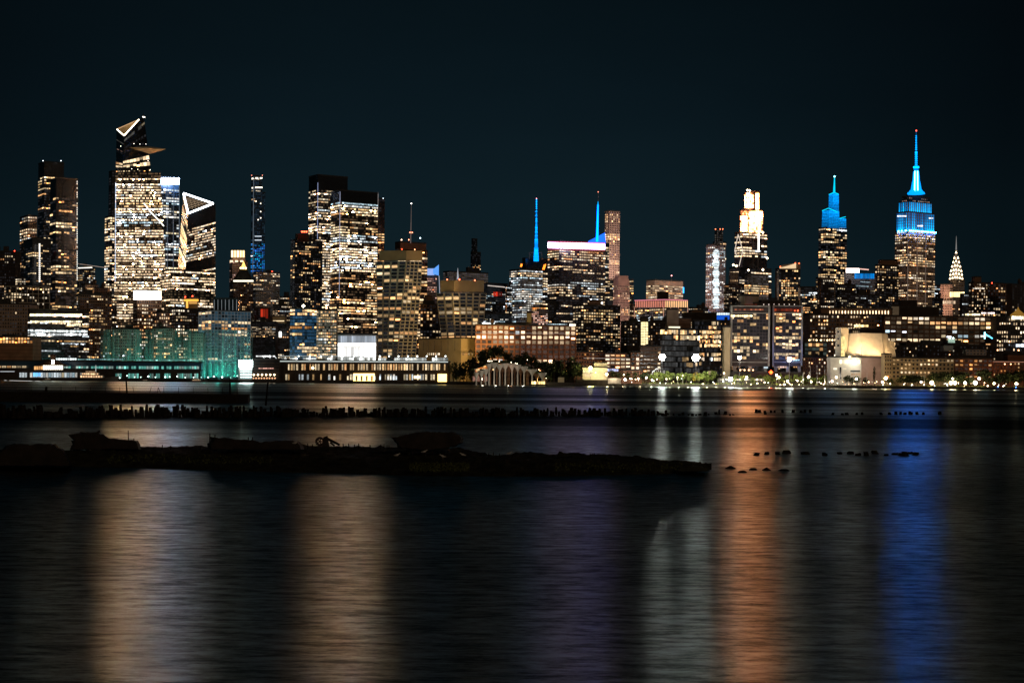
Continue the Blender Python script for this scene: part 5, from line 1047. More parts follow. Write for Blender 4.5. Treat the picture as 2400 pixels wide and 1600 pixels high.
# ---- lamps
GL = 'lamps scattered along the right waterfront'
def fm(u, v, vb, Y, s, n, w, label, pw, col=(1, .97, .88)):
    o = empty('flood_mast', P(u, vb, Y), label, 'flood mast')
    mb = MB(); mb.bar(P(u, vb, Y), P(u, v, Y), .34, .22, 8); mb.build('pole', M['metal'], o)
    for i in range(7 if n > 2 else 4):
        for j in (0,):
            an = i * math.pi / 3 if n > 2 else i * math.pi / 2 + .8; rr = 0 if (n > 2 and i == 6) else w * (1.0 if n > 2 else .62)
            c = P(u, v, Y) + Vector((rr * math.cos(an), -.5, rr * math.sin(an))); mb = MB(); mb.lathe(c, [(.05, -w * .42), (w * .4, -w * .25), (w * .46, .1), (w * .3, w * .35), (.05, w * .42)], 8); mb.build('lamp', LM(col, s), o)
    light(u, v, Y, pw, col, 2, -4); return o
fm(1552, 837, 885, 1300, 75, 3, 1.9, 'left one of the two tallest blinding white flood masts', 40000); fm(1631, 838, 888, 1300, 80, 3, 2.2, 'right one of the two tallest blinding white flood masts', 50000)
fm(1733, 838, 888, 1302, 25, 2, 1.6, 'flood mast in front of the left hotel slab', 12000, (1, .9, .75)); fm(1850, 842, 890, 1302, 28, 2, 1.9, 'flood mast in front of the right hotel slab', 16000, (1, .95, .85))
fm(1712, 888, 899, 1291, 45, 2, 1.7, 'low dazzling lamp over the lit hoarding left of the hotel', 14000)
hb = empty('hoarding', P(1745, 897, 1296), 'long white lit hoarding behind the garden in front of the hotel', 'hoarding'); panel(hb, 1682, 1792, 887.5, 891, 1297, (1, .85, .6), .7, 'lit_board', jitter=1.1)
mb = MB(); mb.box(P(1682, 890, 1298).x, P(1792, 890, 1298).x, 1297.5, 1298, 2, P(1700, 885.5, 1298).z); mb.build('back_board', M['quay'], hb)
for (u, v, s, rr) in [(1465, 889, 12, 1.0), (1462, 878, 9, .5), (1496, 887, 9, .7), (1515, 885, 10, .8), (1528, 890, 9, .7), (1562, 888, 5, .6), (1588, 884, 5, .6), (1600, 880, 4, .5), (1750, 884, 12, .9), (1697, 874, 6, .7), (1820, 879, 14, .9), (1826, 884, 14, .9), (1846, 893, 14, .9), (1838, 901, 10, .8), (1856, 904, 10, .8), (1829, 903, 10, .8), (1895, 883, 16, 1.0), (1901, 894, 12, .8), (1869, 892, 7, .6), (1950, 893, 16, .9), (1960, 884, 16, .9), (2007, 888, 14, .9), (2068, 895, 10, .9), (2076, 886, 18, 1.3), (2159, 895, 9, .9), (2184, 897, 18, 1.6), (2233, 887, 12, .8), (2229, 897, 20, 1.5), (2238, 897, 20, 1.5), (2262, 897, 16, 1.2), (2286, 897, 20, 1.7), (2295, 887, 14, 1.1), (2330, 898, 12, 1.0), (2382, 899, 14, 1.1), (2315, 904, 4, .7), (2050, 897, 4, .5), (2036, 895, 6, .6), (1930, 900, 4, .5), (1878, 894, 3, .4), (1792, 896, 5, .6), (1775, 898, 5, .6), (1760, 901, 5, .6)]:
    post(u, v, max(v + 6, 902 + (u - 1500) * .008), 1291 + U(0, 3), (1, U(.68, .9), U(.38, .66)), s * 1.5, rr * 1.05, 'warm white street lamp glowing on the right hand waterfront', GL)
for u in (2076, 2184, 2233, 2286, 2382, 1820): light(u, 893, 1291, 2500, (1, .7, .35), 1)
for (u, v) in ((2339, 906), (2381, 907)):
    o = empty('boundary_lamp', P(u, v + 2, 1289), 'tiny blue lamp low on the bank at the right edge', 'lamp', 'blue lamps at the right edge'); mb = MB(); mb.lathe(P(u, v, 1289), [(.1, -.5), (.5, 0), (.1, .5)], 8); mb.build('lamp_head', LM((.05, .2, 1), 8), o); mb = MB(); mb.bar(P(u, v + 4, 1289), P(u, v, 1289), .1, n=4); mb.build('pole', M['steel'], o)
for k, u in enumerate((1882, 1899, 1915, 1933, 1948, 1967, 2000, 2032, 2166)):
    o = empty('net_pole', P(u, 904, 1290.5), 'thin pale sports net pole standing on the bank', 'pole', 'thin net poles along the bank'); mb = MB(); t = 858 if 1890 < u < 1940 else 872; mb.bar(P(u, 909, 1290.5), P(u, t, 1290.5), .2, .15, 6); mb.build('shaft', M['steel'], o)
GG = 'tiny garden lights along the right bank'
for k in range(95):
    u = U(1430, 2400); v = 900 + (u - 1700) * .009 - U(0, 13) * (1 if u < 1960 else .7)
    o = empty('garden_light', P(u, v + 2, 1290), 'tiny warm garden light low on the right bank', 'garden light', GG); rr = U(.22, .5)
    mb = MB(); mb.lathe(P(u, v, 1290), [(.05, -rr), (rr, 0), (.05, rr)], 6); mb.build('lamp_head', LM(random.choice(((1, .8, .5), (1, .6, .3), (1, .9, .75), (.85, 1, .9))), random.choice((3, 7, 14))), o)
    mb = MB(); mb.bar(P(u, v + 3, 1290), P(u, v, 1290), .06, n=4); mb.build('stem', M['steel'], o)
# ---- island park
r = empty('island_park', P(1200, 903, 1262), 'raised island park carried on flared white concrete columns', 'park')
def ph(u): return 848 + max(0, (u - 1185)) ** 1.45 * .045 + max(0, 1150 - u) * .35
mb = MB(); N = 34
for i in range(N):
    u0 = 1104 + i * 5.6; u1 = u0 + 5.6
    for j in range(5):
        y0 = 1252 + j * 12; y1 = y0 + 12
        hh = lambda u, y: ph(u) - 3 * math.sin((u + y) * .06) - (y - 1252) * .08
        f = lambda u, y: P(u, hh(u, y), y)
        mb.quad(f(u0, y0), f(u1, y0), f(u1, y1), f(u0, y1))
        if j == 0: mb.quad(P(u0, ph(u0) + 4, y0 + 1), P(u1, ph(u1) + 4, y0 + 1), f(u1, y0), f(u0, y0))
mb.build('deck', M['leaf'], r)
def tulip(u, top, Y, rad):
    c = P(u, 903, Y); c.z = -1; H = P(u, top, Y).z + 1
    mb = MB(); mb.lathe(c, [(.62, 0), (.58, H - 6.2), (.75, H - 5), (1.5, H - 3.6), (rad * .75, H - 2.2), (rad, H - .6), (rad, H)], 10); mb.build('flared_column', M['concrete'] if Y < 1255 else M['brown'], r)  # back rows coloured darker in place of shade
for u, t, rd in [(1116, 872, 2.2), (1128, 868, 2.4), (1138, 864, 2.6), (1146, 852, 2.6), (1158, 849.5, 3.5), (1171, 853, 3.3), (1184, 851, 3.4), (1200, 852, 3.6), (1213, 854, 3.2), (1228, 858, 3.3), (1247, 865, 4.0), (1271, 873, 3.6)]: tulip(u, t, 1252, rd)
for u, t in [(1132, 862), (1149, 856), (1164, 856), (1177, 857), (1193, 858), (1206, 859), (1220, 862), (1238, 866), (1258, 872), (1279, 880)]: tulip(u, t + 2, 1262, 2.8)
for u, t in [(1126, 868), (1189, 864), (1234, 872)]: tulip(u, t + 2, 1274, 2.6)
for u in (1145, 1175, 1205, 1240): light(u - 14, 897, 1236, 2600, (1, .82, .6), 1.0)  # unseen lights added over the water to brighten the columns
light(1197, 868, 1246, 350, (1, .4, .2), .5); light(1262, 892, 1262, 2200, (1, .8, .3), .5)
panel(r, 1108, 1142, 881, 893, 1296, (.5, .25, .18), .5, 'lit_backdrop', mat='win'); beacon(r, 1130, 888, 1290, (1, .8, .6), 14, .8, 'lamp')
for (u, v) in ((1144, 846), (1148, 846), (1153, 846), (1170, 847), (1198, 849), (1208, 851), (1212, 852), (1236, 843), (1263, 866), (1280, 886)): beacon(r, u, v, 1249, (1, .85, .6), U(3, 9), U(.3, .6), 'garden_lamp')
dkk = empty('landing_stage', P(1262, 903, 1248), 'small floating landing stage lit yellow under the island park', 'landing stage')
mb = MB(); mb.box(P(1240, 900, 1246).x, P(1283, 900, 1246).x, 1243, 1250, 0, 1.1); mb.build('deck', M['wood'], dkk); panel(dkk, 1246, 1278, 893.5, 900, 1242.8, (1, .68, .25), 1.6, 'lit_side', jitter=.6)
# riverside low white boats / steps left of the right bank
bt = empty('moored_barge', P(1310, 902, 1275), 'low dark barge moored left of the white pier hut', 'barge')
mb = MB(); mb.prism([P(1285, 903, 1268), P(1368, 903.5, 1268), P(1368, 903, 1278), P(1285, 903, 1278)], [P(1276, 895, 1268), P(1372, 897, 1268), P(1372, 897, 1278), P(1276, 895, 1278)]); mb.build('hull', M['metal'], bt)
mb = MB(); mb.box(P(1308, 890, 1272).x, P(1322, 890, 1272).x, 1270, 1276, P(1310, 897, 1272).z, P(1310, 884, 1272).z); mb.build('deckhouse', M['pale'], bt)
for (a, b, v, g) in ((1282, 1300, 896, .3), (1420, 1452, 885, 1.6), (1428, 1470, 889, 1.0), (1470, 1520, 893, .35)):
    pass
wl = empty('white_fence', P(1438, 893, 1289), 'low white lit wall right of the white pier hut', 'wall'); mb = MB(); mb.box(P(1425, 888, 1290).x, P(1455, 888, 1290).x, 1288, 1289, 2, P(1440, 886, 1289).z); mb.build('panel', M['white'], wl); light(1438, 884, 1284, 1500, (1, .75, .45), .5)

# ---- boats
def boat(u0, u1, vw, Y, label, decks, name='yacht'):
    L = (P(u1, vw, Y) - P(u0, vw, Y)).length; base = P((u0 + u1) / 2, vw, Y); base.z = 0
    r = empty(name, base, label, 'boat')
    n = 12; S = []
    for i in range(n + 1):
        t = i / n; bm = L * .11 * (1 - max(0, (t - .45) / .55) ** 2.2) + .05; sh = L * .085 * (1 + .7 * max(0, t - .4) ** 1.5 / .46); x = -L / 2 + L * t; rake = L * .03 * max(0, t - .8) / .2
        S.append([Vector((x + rake, -bm, sh)), Vector((x, -bm * .8, -.3)), Vector((x, bm * .8, -.3)), Vector((x + rake, bm, sh))])
    mb = MB()
    for a, b in zip(S, S[1:]):
        for k in range(3): mb.quad(*[base + q for q in (a[k + 1], b[k + 1], b[k], a[k])])
        mb.quad(*[base + q for q in (a[0], b[0], b[3], a[3])])
    mb.quad(*[base + q for q in S[0]])
    mb.build('hull', M['metal'], r)
    z = L * .085
    for i, (t0, t1, h, g) in enumerate(decks):
        x0, x1 = base.x - L / 2 + L * t0, base.x - L / 2 + L * t1; bw = L * .09 * (1 - i * .15)
        mb = MB(); mb.prism([Vector((x0, base.y - bw, z)), Vector((x1, base.y - bw, z)), Vector((x1, base.y + bw, z)), Vector((x0, base.y + bw, z))], [Vector((x0, base.y - bw, z + L * h)), Vector((x1 - L * .03, base.y - bw, z + L * h)), Vector((x1 - L * .03, base.y + bw, z + L * h)), Vector((x0, base.y + bw, z + L * h))]); mb.build('deckhouse', M['pale'], r)
        mb = MB(); m_ = 9
        for k in range(m_):
            a = x0 + (x1 - x0) * (k + .1) / m_; b = x0 + (x1 - x0) * (k + .85) / m_ - .2; gg = g * U(.4, 1.4); mb.quad(Vector((a, base.y - bw - .08, z + L * h * .25)), Vector((b, base.y - bw - .08, z + L * h * .25)), Vector((b, base.y - bw - .08, z + L * h * .8)), Vector((a, base.y - bw - .08, z + L * h * .8)), (gg, .6 * gg, .32 * gg))
        mb.build('window_row', M['win'], r); z += L * h
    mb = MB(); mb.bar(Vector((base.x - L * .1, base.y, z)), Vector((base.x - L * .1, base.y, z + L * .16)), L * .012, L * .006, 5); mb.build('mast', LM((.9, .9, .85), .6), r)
    return r
boat(190, 276, 892, 1284, 'large dark motor yacht with two rows of warm windows, moored at the left', [(.0, .62, .075, 1.7), (.04, .5, .07, 2.0), (.14, .42, .05, .6)])
boat(447, 486, 893, 1288, 'small motor cruiser moored below the teal netting', [(.1, .6, .07, .8), (.2, .5, .05, .3)], 'motor_boat')
boat(330, 356, 892, 1288, 'tiny motor boat moored left of the small cruiser', [(.2, .6, .08, .5)], 'motor_boat')
boat(100, 130, 890, 1288, 'tiny motor boat moored under the round pier pavilion', [(.2, .6, .08, .3)], 'motor_boat')
G7 = 'marina lamps below the teal netting'
for u in range(282, 560, 17): post(u + U(-4, 4), 880 + U(0, 6), 892, 1300, (.7, 1, .9), U(2, 9), U(.4, .7), 'small cold marina lamp below the teal netting', G7)
# marina finger pier with many thin posts
mp_ = empty('marina_pier', P(400, 893, 1292), 'low dark marina pier with bristling mooring posts under the teal netting', 'pier'); mb = MB(); mb.box(P(270, 893, 1292).x, P(565, 893, 1292).x, 1288, 1292, .2, 1.2); mb.build('deck', M['wood'], mp_)
for k in range(60): u = 272 + k * 4.9 + U(-1, 1); mb = MB(); mb.bar(P(u, 894, 1287), P(u, 886 - U(0, 3), 1287), .16, n=4); mb.build('mooring_post', M['wood'], mp_)
wk = empty('wake_light', P(50, 892, 1250), 'thin white line of boat light low over the water at the left', 'boat light')
mb = MB()
for k in range(14):
    if k in (1, 11): continue
    mb.bar(P(10 + k * 6, 891.3 + k * .12 + U(-.2, .2), 1200), P(16 + k * 6, 891.4 + k * .12, 1200), .12, n=4, col=(1.2, 1.2, 1.15))
mb.build('light_line', M['strip'], wk)

# ================================================================== FOREGROUND
# water
m, nt, o = newmat('night_river')
N_ = nt.nodes.new; L_ = nt.links.new
g = N_('ShaderNodeNewGeometry')
def mapn(sx, sy, scale, det, rough=.5, off=0):
    mp = N_('ShaderNodeMapping'); mp.inputs['Scale'].default_value = (sx, sy, 1); mp.inputs['Location'].default_value = (off, off, 0); L_(g.outputs['Position'], mp.inputs['Vector'])
    n = N_('ShaderNodeTexNoise'); n.inputs['Scale'].default_value = scale; n.inputs['Detail'].default_value = det; n.inputs['Roughness'].default_value = rough; L_(mp.outputs[0], n.inputs['Vector']); return n
n1 = mapn(.14, 1.9, 1.1, 5, .65); n2 = mapn(.02, .42, 1, 7, .66, 40); n4 = mapn(.5, 1.35, 1, 9, .78, 11); n3 = mapn(.0007, .009, 1, 8, .68, 7)
bp = N_('ShaderNodeBump'); bp.inputs['Strength'].default_value = .55; bp.inputs['Distance'].default_value = .07; L_(n1.outputs['Fac'], bp.inputs['Height'])
b2 = N_('ShaderNodeBump'); b2.inputs['Strength'].default_value = .5; b2.inputs['Distance'].default_value = .14; L_(n2.outputs['Fac'], b2.inputs['Height']); L_(bp.outputs[0], b2.inputs['Normal'])
gl = N_('ShaderNodeBsdfGlossy'); gl.distribution = 'BECKMANN'; L_(b2.outputs[0], gl.inputs['Normal'])
mr = N_('ShaderNodeMapRange'); mr.inputs['From Min'].default_value = .35; mr.inputs['From Max'].default_value = .65; mr.inputs['To Min'].default_value = .285; mr.inputs['To Max'].default_value = .32; L_(n3.outputs['Fac'], mr.inputs['Value']); L_(mr.outputs[0], gl.inputs['Roughness'])
mc = N_('ShaderNodeMapRange'); mc.inputs['From Min'].default_value = .35; mc.inputs['From Max'].default_value = .65; mc.inputs['To Min'].default_value = 1.15; mc.inputs['To Max'].default_value = .18; L_(n3.outputs['Fac'], mc.inputs['Value']); mc.inputs['From Min'].default_value = .41; mc.inputs['From Max'].default_value = .57  # far bands of reflection brightness painted into the glossy colour
sy = N_('ShaderNodeSeparateXYZ'); L_(g.outputs['Position'], sy.inputs[0]); my = N_('ShaderNodeMapRange'); my.inputs['From Min'].default_value = 90; my.inputs['From Max'].default_value = 260; my.inputs['To Min'].default_value = .12; my.inputs['To Max'].default_value = 1; L_(sy.outputs['Y'], my.inputs['Value'])
mf = N_('ShaderNodeMix'); mf.inputs['A'].default_value = 1.0; L_(my.outputs[0], mf.inputs['Factor']); L_(mc.outputs[0], mf.inputs['B']); mc = mf
ty = N_('ShaderNodeCombineXYZ'); ty.inputs[0].default_value = 1.0; L_(ty.outputs[0], gl.inputs['Tangent']); gl.inputs['Anisotropy'].default_value = .42
cc = N_('ShaderNodeCombineColor'); m4 = N_('ShaderNodeMapRange'); m4.inputs['From Min'].default_value = .41; m4.inputs['From Max'].default_value = .59; m4.inputs['To Min'].default_value = .30; m4.inputs['To Max'].default_value = 1.22; L_(n4.outputs['Fac'], m4.inputs[0])  # ripple light and dark painted into the glossy colour
m5 = N_('ShaderNodeMath'); m5.operation = 'MULTIPLY'; n6 = mapn(.012, .03, 1, 4, .6, 90); m6 = N_('ShaderNodeMapRange'); m6.inputs['From Min'].default_value = .38; m6.inputs['From Max'].default_value = .62; m6.inputs['To Min'].default_value = .72; m6.inputs['To Max'].default_value = 1.12; L_(n6.outputs['Fac'], m6.inputs[0]); m7 = N_('ShaderNodeMath'); m7.operation = 'MULTIPLY'; L_(m4.outputs[0], m7.inputs[0]); L_(m6.outputs[0], m7.inputs[1]); L_(m7.outputs[0], m5.inputs[0]); L_(mc.outputs[0], m5.inputs[1]); mc = m5
rd = N_('ShaderNodeMath'); rd.operation = 'MULTIPLY'; rd.inputs[1].default_value = .86; L_(mc.outputs[0], rd.inputs[0]); L_(rd.outputs[0], cc.inputs[0]); L_(mc.outputs[0], cc.inputs[1]); L_(mc.outputs[0], cc.inputs[2]); L_(cc.outputs[0], gl.inputs['Color'])
df = N_('ShaderNodeBsdfDiffuse'); df.inputs[0].default_value = (.010, .035, .038, 1)
fr = N_('ShaderNodeFresnel'); fr.inputs['IOR'].default_value = 1.33
mx = N_('ShaderNodeMixShader'); pw_ = N_('ShaderNodeMath'); pw_.operation = 'POWER'; pw_.inputs[1].default_value = .36; L_(fr.outputs[0], pw_.inputs[0]); L_(pw_.outputs[0], mx.inputs[0]); L_(df.outputs[0], mx.inputs[1]); L_(gl.outputs[0], mx.inputs[2]); L_(mx.outputs[0], o.inputs[0])
M['water'] = m
mb = MB(); mb.quad(Vector((-3000, -60, 0)), Vector((3000, -60, 0)), Vector((3000, 1292, 0)), Vector((-3000, 1292, 0))); mb.build('water', m, None, 'structure')

# old pilings
random.seed(21)
pm = []
for k in range(6):
    rnd = random.Random(k); mb = MB(); i0 = 0; n = 7; prof = []
    rings = 5
    for j in range(rings + 1):
        t = j / rings; rr = .17 * (1 + .12 * rnd.uniform(-1, 1)) * (1 - .35 * max(0, t - .6))
        prof.append([Vector((rr * math.cos(a) * rnd.uniform(.8, 1.2) + .05 * math.sin(3 * t + k), rr * math.sin(a) * rnd.uniform(.8, 1.2), t + (rnd.uniform(-.09, .05) if j == rings else 0))) for a in [2 * math.pi * q / n for q in range(n)]])
    vs = [tuple(p) for ring in prof for p in ring]; fs = [(j * n + q, j * n + (q + 1) % n, (j + 1) * n + (q + 1) % n, (j + 1) * n + q) for j in range(rings) for q in range(n)] + [tuple(rings * n + q for q in range(n))]
    me = bpy.data.meshes.new('piling'); me.from_pydata(vs, [], fs); me.materials.append(M['wood']); pm.append(me)
def piling(u, vb, hpx, fat, label, group, dy=0):
    Y = Yw(u, vb) + dy; o = bpy.data.objects.new('piling', random.choice(pm)); C.objects.link(o); x = P(u, vb, Y).x
    o.location = (x, Y, -.3); s = fat; o.scale = (s, s, hpx * Y / F + .3); o.rotation_euler = (U(-.06, .06), U(-.1, .1), U(0, 6.28)); tag(o, label, 'piling', group)
u = -4; cnt = 0
while u < 1722 and cnt < 292:
    f = u / 1720; base = 979 - 6 * f + U(-1.5, 1.5); h = (28 - 13 * f) * U(.5, 1.12) * (1 if R() < .85 else .5)
    if 200 < u < 650: h *= 1.05
    if u > 1560: h *= U(.3, .9)
    piling(u, base, h, U(1.1, 2.7) * (1.15 - .25 * f), 'worn black timber piling in the long broken row across the river', 'pilings of the long broken row')
    cnt += 1; u += U(3.0, 8.8) if u < 1560 else U(7, 17)
for u in (1772, 1780, 1793, 1806, 1816, 1833, 1860, 1877, 1887, 1899): piling(u + U(-1, 1), 967 + (4 if u == 1793 else 0), U(5, 9), U(1.6, 2.6), 'short piling stump of the far right row, left half', 'far stumps right of the long piling row, left half')
for u in (1952, 1975, 1983, 2009, 2020, 2064, 2085, 2100, 2110, 2121, 2131, 2135, 2150, 2163, 2204): piling(u + U(-1, 1), 972, U(4, 9), U(1.6, 2.6), 'short piling stump of the far right row, right half', 'far stumps right of the long piling row, right half')
for u in (1775, 1796, 1822, 1843, 1887, 1932, 1970, 1993, 2010, 2029, 2051, 2078, 2096, 2112, 2122, 2136, 2143): piling(u + U(-1, 1), 1066 + U(-3, 3), U(5, 10), U(1.6, 2.6), 'broad low stump in the nearer right row', 'nearer stumps at the right')
for k, (u, v) in enumerate(((1712, 1098), (1765, 1101), (1797, 1102), (1838, 1103), (1740, 1107))):
    Y = Yw(u, v); o = empty('rock', (P(u, v, Y).x, Y, 0), 'low wet rock breaking the water right of the mud bank', 'rock', 'rocks right of the mud bank'); mb = MB()
    mb.lathe(o.location, [(.55, -.2), (.5, .05), (.28, .16), (.08, .26 if k in (0, 2) else .18)], 7); q = mb.build('stone', M['wood'], o)
    q.scale = (1, .7, 1); o.rotation_euler = (0, 0, k)

# near concrete pier with rail posts and tall mooring poles
r = empty('old_pier', P(250, 935, 412), 'low black pier with a broken row of thin rail posts', 'pier')
ztop = P(300, 919, 412).z
mb = MB(); x0, x1 = P(-60, 930, 412).x, P(568, 930, 412).x
mb.prism([Vector((x0, 400, -.5)), Vector((x1, 404, -.5)), Vector((x1 + 1.4, 412, -.5)), Vector((x1, 424, -.5)), Vector((x0, 430, -.5))], [Vector((x0, 400, ztop)), Vector((x1, 404, ztop - .25)), Vector((x1 + 1.6, 412, ztop - .35)), Vector((x1, 424, ztop - .25)), Vector((x0, 430, ztop))]); mb.build('deck', M['wood'], r)
for k in range(16):
    u = 40 + k * 34.4; lean = {8: -4, 9: 5}.get(k, 0); mb = MB(); mb.bar(P(u + lean, 904.5 + k * .25, 412), P(u, 924, 412), .045, .06, 5); mb.build('rail_post', M['rust'], r)
mb = MB(); mb.bar(P(371, 908, 412), P(378, 924, 412), .05, n=5); mb.bar(P(371, 908, 412), P(368, 924, 412), .05, n=5); mb.build('rail_post', M['rust'], r)
mb = MB(); mb.prism([P(104, 922, 410), P(112, 922, 410), P(112, 922, 412), P(104, 922, 412)], [P(106, 906, 410), P(111, 906, 410), P(111, 906, 412), P(106, 906, 412)]); mb.build('bollard', M['rust'], r)
for i, (u0, v0, u1, v1, lb) in enumerate(((295, 878, 299, 941, 'left tall black mooring pole rising from the old pier'), (539, 882, 539, 948, 'middle tall black mooring pole at the right end of the old pier'), (628, 893, 622, 956, 'right leaning black mooring pole standing free in the water'))):
    Y = 405 if i < 2 else Yw(622, 950); o = empty('mooring_pole', P(u1, v1, Y), lb, 'pole'); mb = MB(); mb.bar(P(u1, v1 + 4, Y), P(u0, v0, Y), .26, .17, 8); mb.build('shaft', M['wood'], o); mb = MB(); mb.lathe(P(u0, v0, Y), [(.2, -.1), (.24, 0), (.2, .25), (.05, .3)], 8); mb.build('cap', M['rust'], o)

# mud bank
def shoreF(u):  # front water line row
    pts = [(-60, 1088), (150, 1092), (300, 1096), (700, 1108), (1000, 1116), (1300, 1116), (1500, 1112), (1620, 1108), (1668, 1101)]
    for (a, va), (b, vb) in zip(pts, pts[1:]):
        if u <= b: return va + (vb - va) * (u - a) / (b - a)
    return 1101
def topB(u):
    pts = [(-60, 1060), (160, 1058), (330, 1046), (700, 1044), (900, 1044), (1090, 1050), (1150, 1064), (1400, 1066), (1500, 1070), (1580, 1082), (1650, 1094), (1668, 1100)]
    for (a, va), (b, vb) in zip(pts, pts[1:]):
        if u <= b: return va + (vb - va) * (u - a) / (b - a)
    return 1100
mb = MB(); NU, NV = 260, 26; vs = []; fs = []
for i in range(NU + 1):
    u = -60 + (1668 + 60) * i / NU; yf = Yw(u, shoreF(u)); edge = min(1, (1668 - u) / 120)
    vt = topB(u); hh = max(.25, 1.0 * edge ** .5); yb = F * (CAMH - hh) / (vt - HZ(u)); yb = max(yb, yf + 2)
    for j in range(NV + 1):
        t = j / NV; y = yf + (yb + 4 - yf) * t; s = min(1, t * 3.2) ** .7 if t < .88 else max(0, (1 - t) / .12)
        z = hh * s; x = P(u, 1060, y).x
        z += (noise.noise(Vector((x * .35, y * .35, 0))) * .26 + noise.noise(Vector((x * 1.3, y * 1.3, 3))) * .2 + noise.noise(Vector((x * 4, y * 4, 6))) * .12) * (s ** .5) - .06
        vs.append((x, y, z))
for i in range(NU):
    for j in range(NV): a = i * (NV + 1) + j; fs.append((a, a + NV + 1, a + NV + 2, a + 1))
me = bpy.data.meshes.new('mud_bank'); me.from_pydata(vs, [], fs); me.materials.append(M['mud']); o = bpy.data.objects.new('mud_bank', me); C.objects.link(o); o['kind'] = 'structure'; BANK = o
def sil(name, label, pts, Y, depth, cat, mat='rust', rough=.24, extra=None):
    """a wreck seen side on: outline in pixels, real depth, ragged skin"""
    base = P(sum(p[0] for p in pts) / len(pts), max(p[1] for p in pts), Y); r = empty(name, base, label, cat)
    D = []
    for (a, b) in zip(pts, pts[1:] + pts[:1]):
        n = max(1, int(math.dist(a, b) / 5))
        for k in range(n): D.append((a[0] + (b[0] - a[0]) * k / n + U(-1, 1) * rough * 6, a[1] + (b[1] - a[1]) * k / n + U(-1, 1) * rough * 6))
    cx = sum(p[0] for p in D) / len(D); cy = sum(p[1] for p in D) / len(D)
    A = [P(cx + (u - cx) * .93, cy + (v - cy) * .93, Y - depth / 2) for u, v in D]; Bm = [P(u, v, Y) for u, v in D]; Cm = [P(cx + (u - cx) * .93, cy + (v - cy) * .93, Y + depth / 2) for u, v in D]
    mb = MB(); n = len(D); mb.v = A + Bm + Cm
    for q in (0, n):
        for k in range(n): mb.f.append((q + k, q + (k + 1) % n, q + n + (k + 1) % n, q + n + k)); mb.c.append(None)
    mb.f.append(tuple(range(n))); mb.c.append(None); mb.f.append(tuple(reversed(range(2 * n, 3 * n)))); mb.c.append(None)
    mb.build('hull', M[mat], r); return r
sil('mud_mound', 'low rounded mud covered hull at the left frame edge', [(-10, 1092), (-6, 1062), (12, 1044), (28, 1039), (70, 1041), (95, 1039), (130, 1040), (138, 1048), (148, 1050), (156, 1062), (170, 1092)], 126, 6, 'wreck')
r = sil('wrecked_barge', 'broken barge wreck with ragged upper works, left of centre on the mud bank', [(164, 1054), (170, 1040), (165, 1033), (172, 1030), (163, 1022), (160, 1019), (172, 1016), (190, 1012), (225, 1013), (232, 1008), (234, 1009), (230, 1015), (243, 1017), (253, 1026), (290, 1030), (323, 1032), (328, 1040), (330, 1052)], 138, 5, 'wreck')
mb = MB(); mb.bar(P(301, 1033, 137), P(300.5, 1008, 137), .05, .03, 5); mb.build('mast', M['rust'], r); mb = MB(); mb.bar(P(314, 1033, 137), P(314, 1027, 137), .04, n=5); mb.build('post', M['rust'], r)
r = sil('wrecked_hull', 'long low wreck with a stubby stern post at the middle of the mud bank', [(488, 1052), (487, 1040), (493, 1034), (492, 1024), (530, 1025), (560, 1029), (590, 1030), (610, 1036), (640, 1033), (670, 1032), (700, 1034), (710, 1042), (712, 1054)], 136, 5, 'wreck')
for u, v in ((492, 1015), (504, 1018), (582, 1024), (592, 1024)): mb = MB(); mb.bar(P(u, 1036, 135), P(u, v, 135), .06, .04, 5); mb.build('post', M['rust'], r)
r = empty('rusted_winch', P(765, 1046, 134), 'rusted winch with a ring wheel and a sloping arm on the mud bank', 'winch')
mb = MB()
for k in range(14):
    a = k / 14 * 2 * math.pi; b = (k + 1) / 14 * 2 * math.pi; mb.bar(P(750 + 8.5 * math.cos(a), 1034 + 8.5 * math.sin(a), 134), P(750 + 8.5 * math.cos(b), 1034 + 8.5 * math.sin(b), 134), .11, n=5)
for k in range(5): a = k / 5 * 2 * math.pi; mb.bar(P(750, 1034, 134), P(750 + 8.5 * math.cos(a), 1034 + 8.5 * math.sin(a), 134), .05, n=4)
mb.build('ring_wheel', M['rust'], r); mb = MB(); mb.prism([P(756, 1046, 133.5), P(772, 1046, 133.5), P(772, 1046, 135), P(756, 1046, 135)], [P(758, 1024, 133.5), P(767, 1021, 133.5), P(768, 1021, 135), P(758, 1024, 135)]); mb.build('housing', M['rust'], r)
mb = MB(); mb.bar(P(764, 1026, 134), P(796, 1042, 134), .14, .1, 6); mb.bar(P(774, 1036, 134), P(784, 1044, 134), .08, n=5); mb.build('arm', M['rust'], r)
r = sil('wrecked_hull', 'high rounded wreck with a pointed bow on the right part of the mud bank', [(935, 1050), (925, 1034), (912, 1022), (930, 1024), (960, 1015), (985, 1011), (1020, 1011), (1060, 1011), (1078, 1018), (1086, 1026), (1086, 1036), (1070, 1046), (1040, 1052), (990, 1054)], 136, 6, 'wreck')
sil('weed_mound', 'small bump of weed topped mud on the right end of the bank', [(1300, 1070), (1304, 1064), (1312, 1057), (1318, 1058), (1330, 1066), (1345, 1070)], 134, 3, 'mound', 'mud')
sil('dark_boulder', 'smooth dark lump at the right tip of the mud bank', [(1585, 1104), (1592, 1094), (1612, 1091), (1640, 1091), (1655, 1096), (1664, 1104)], 128, 3, 'boulder', 'mud', .06)
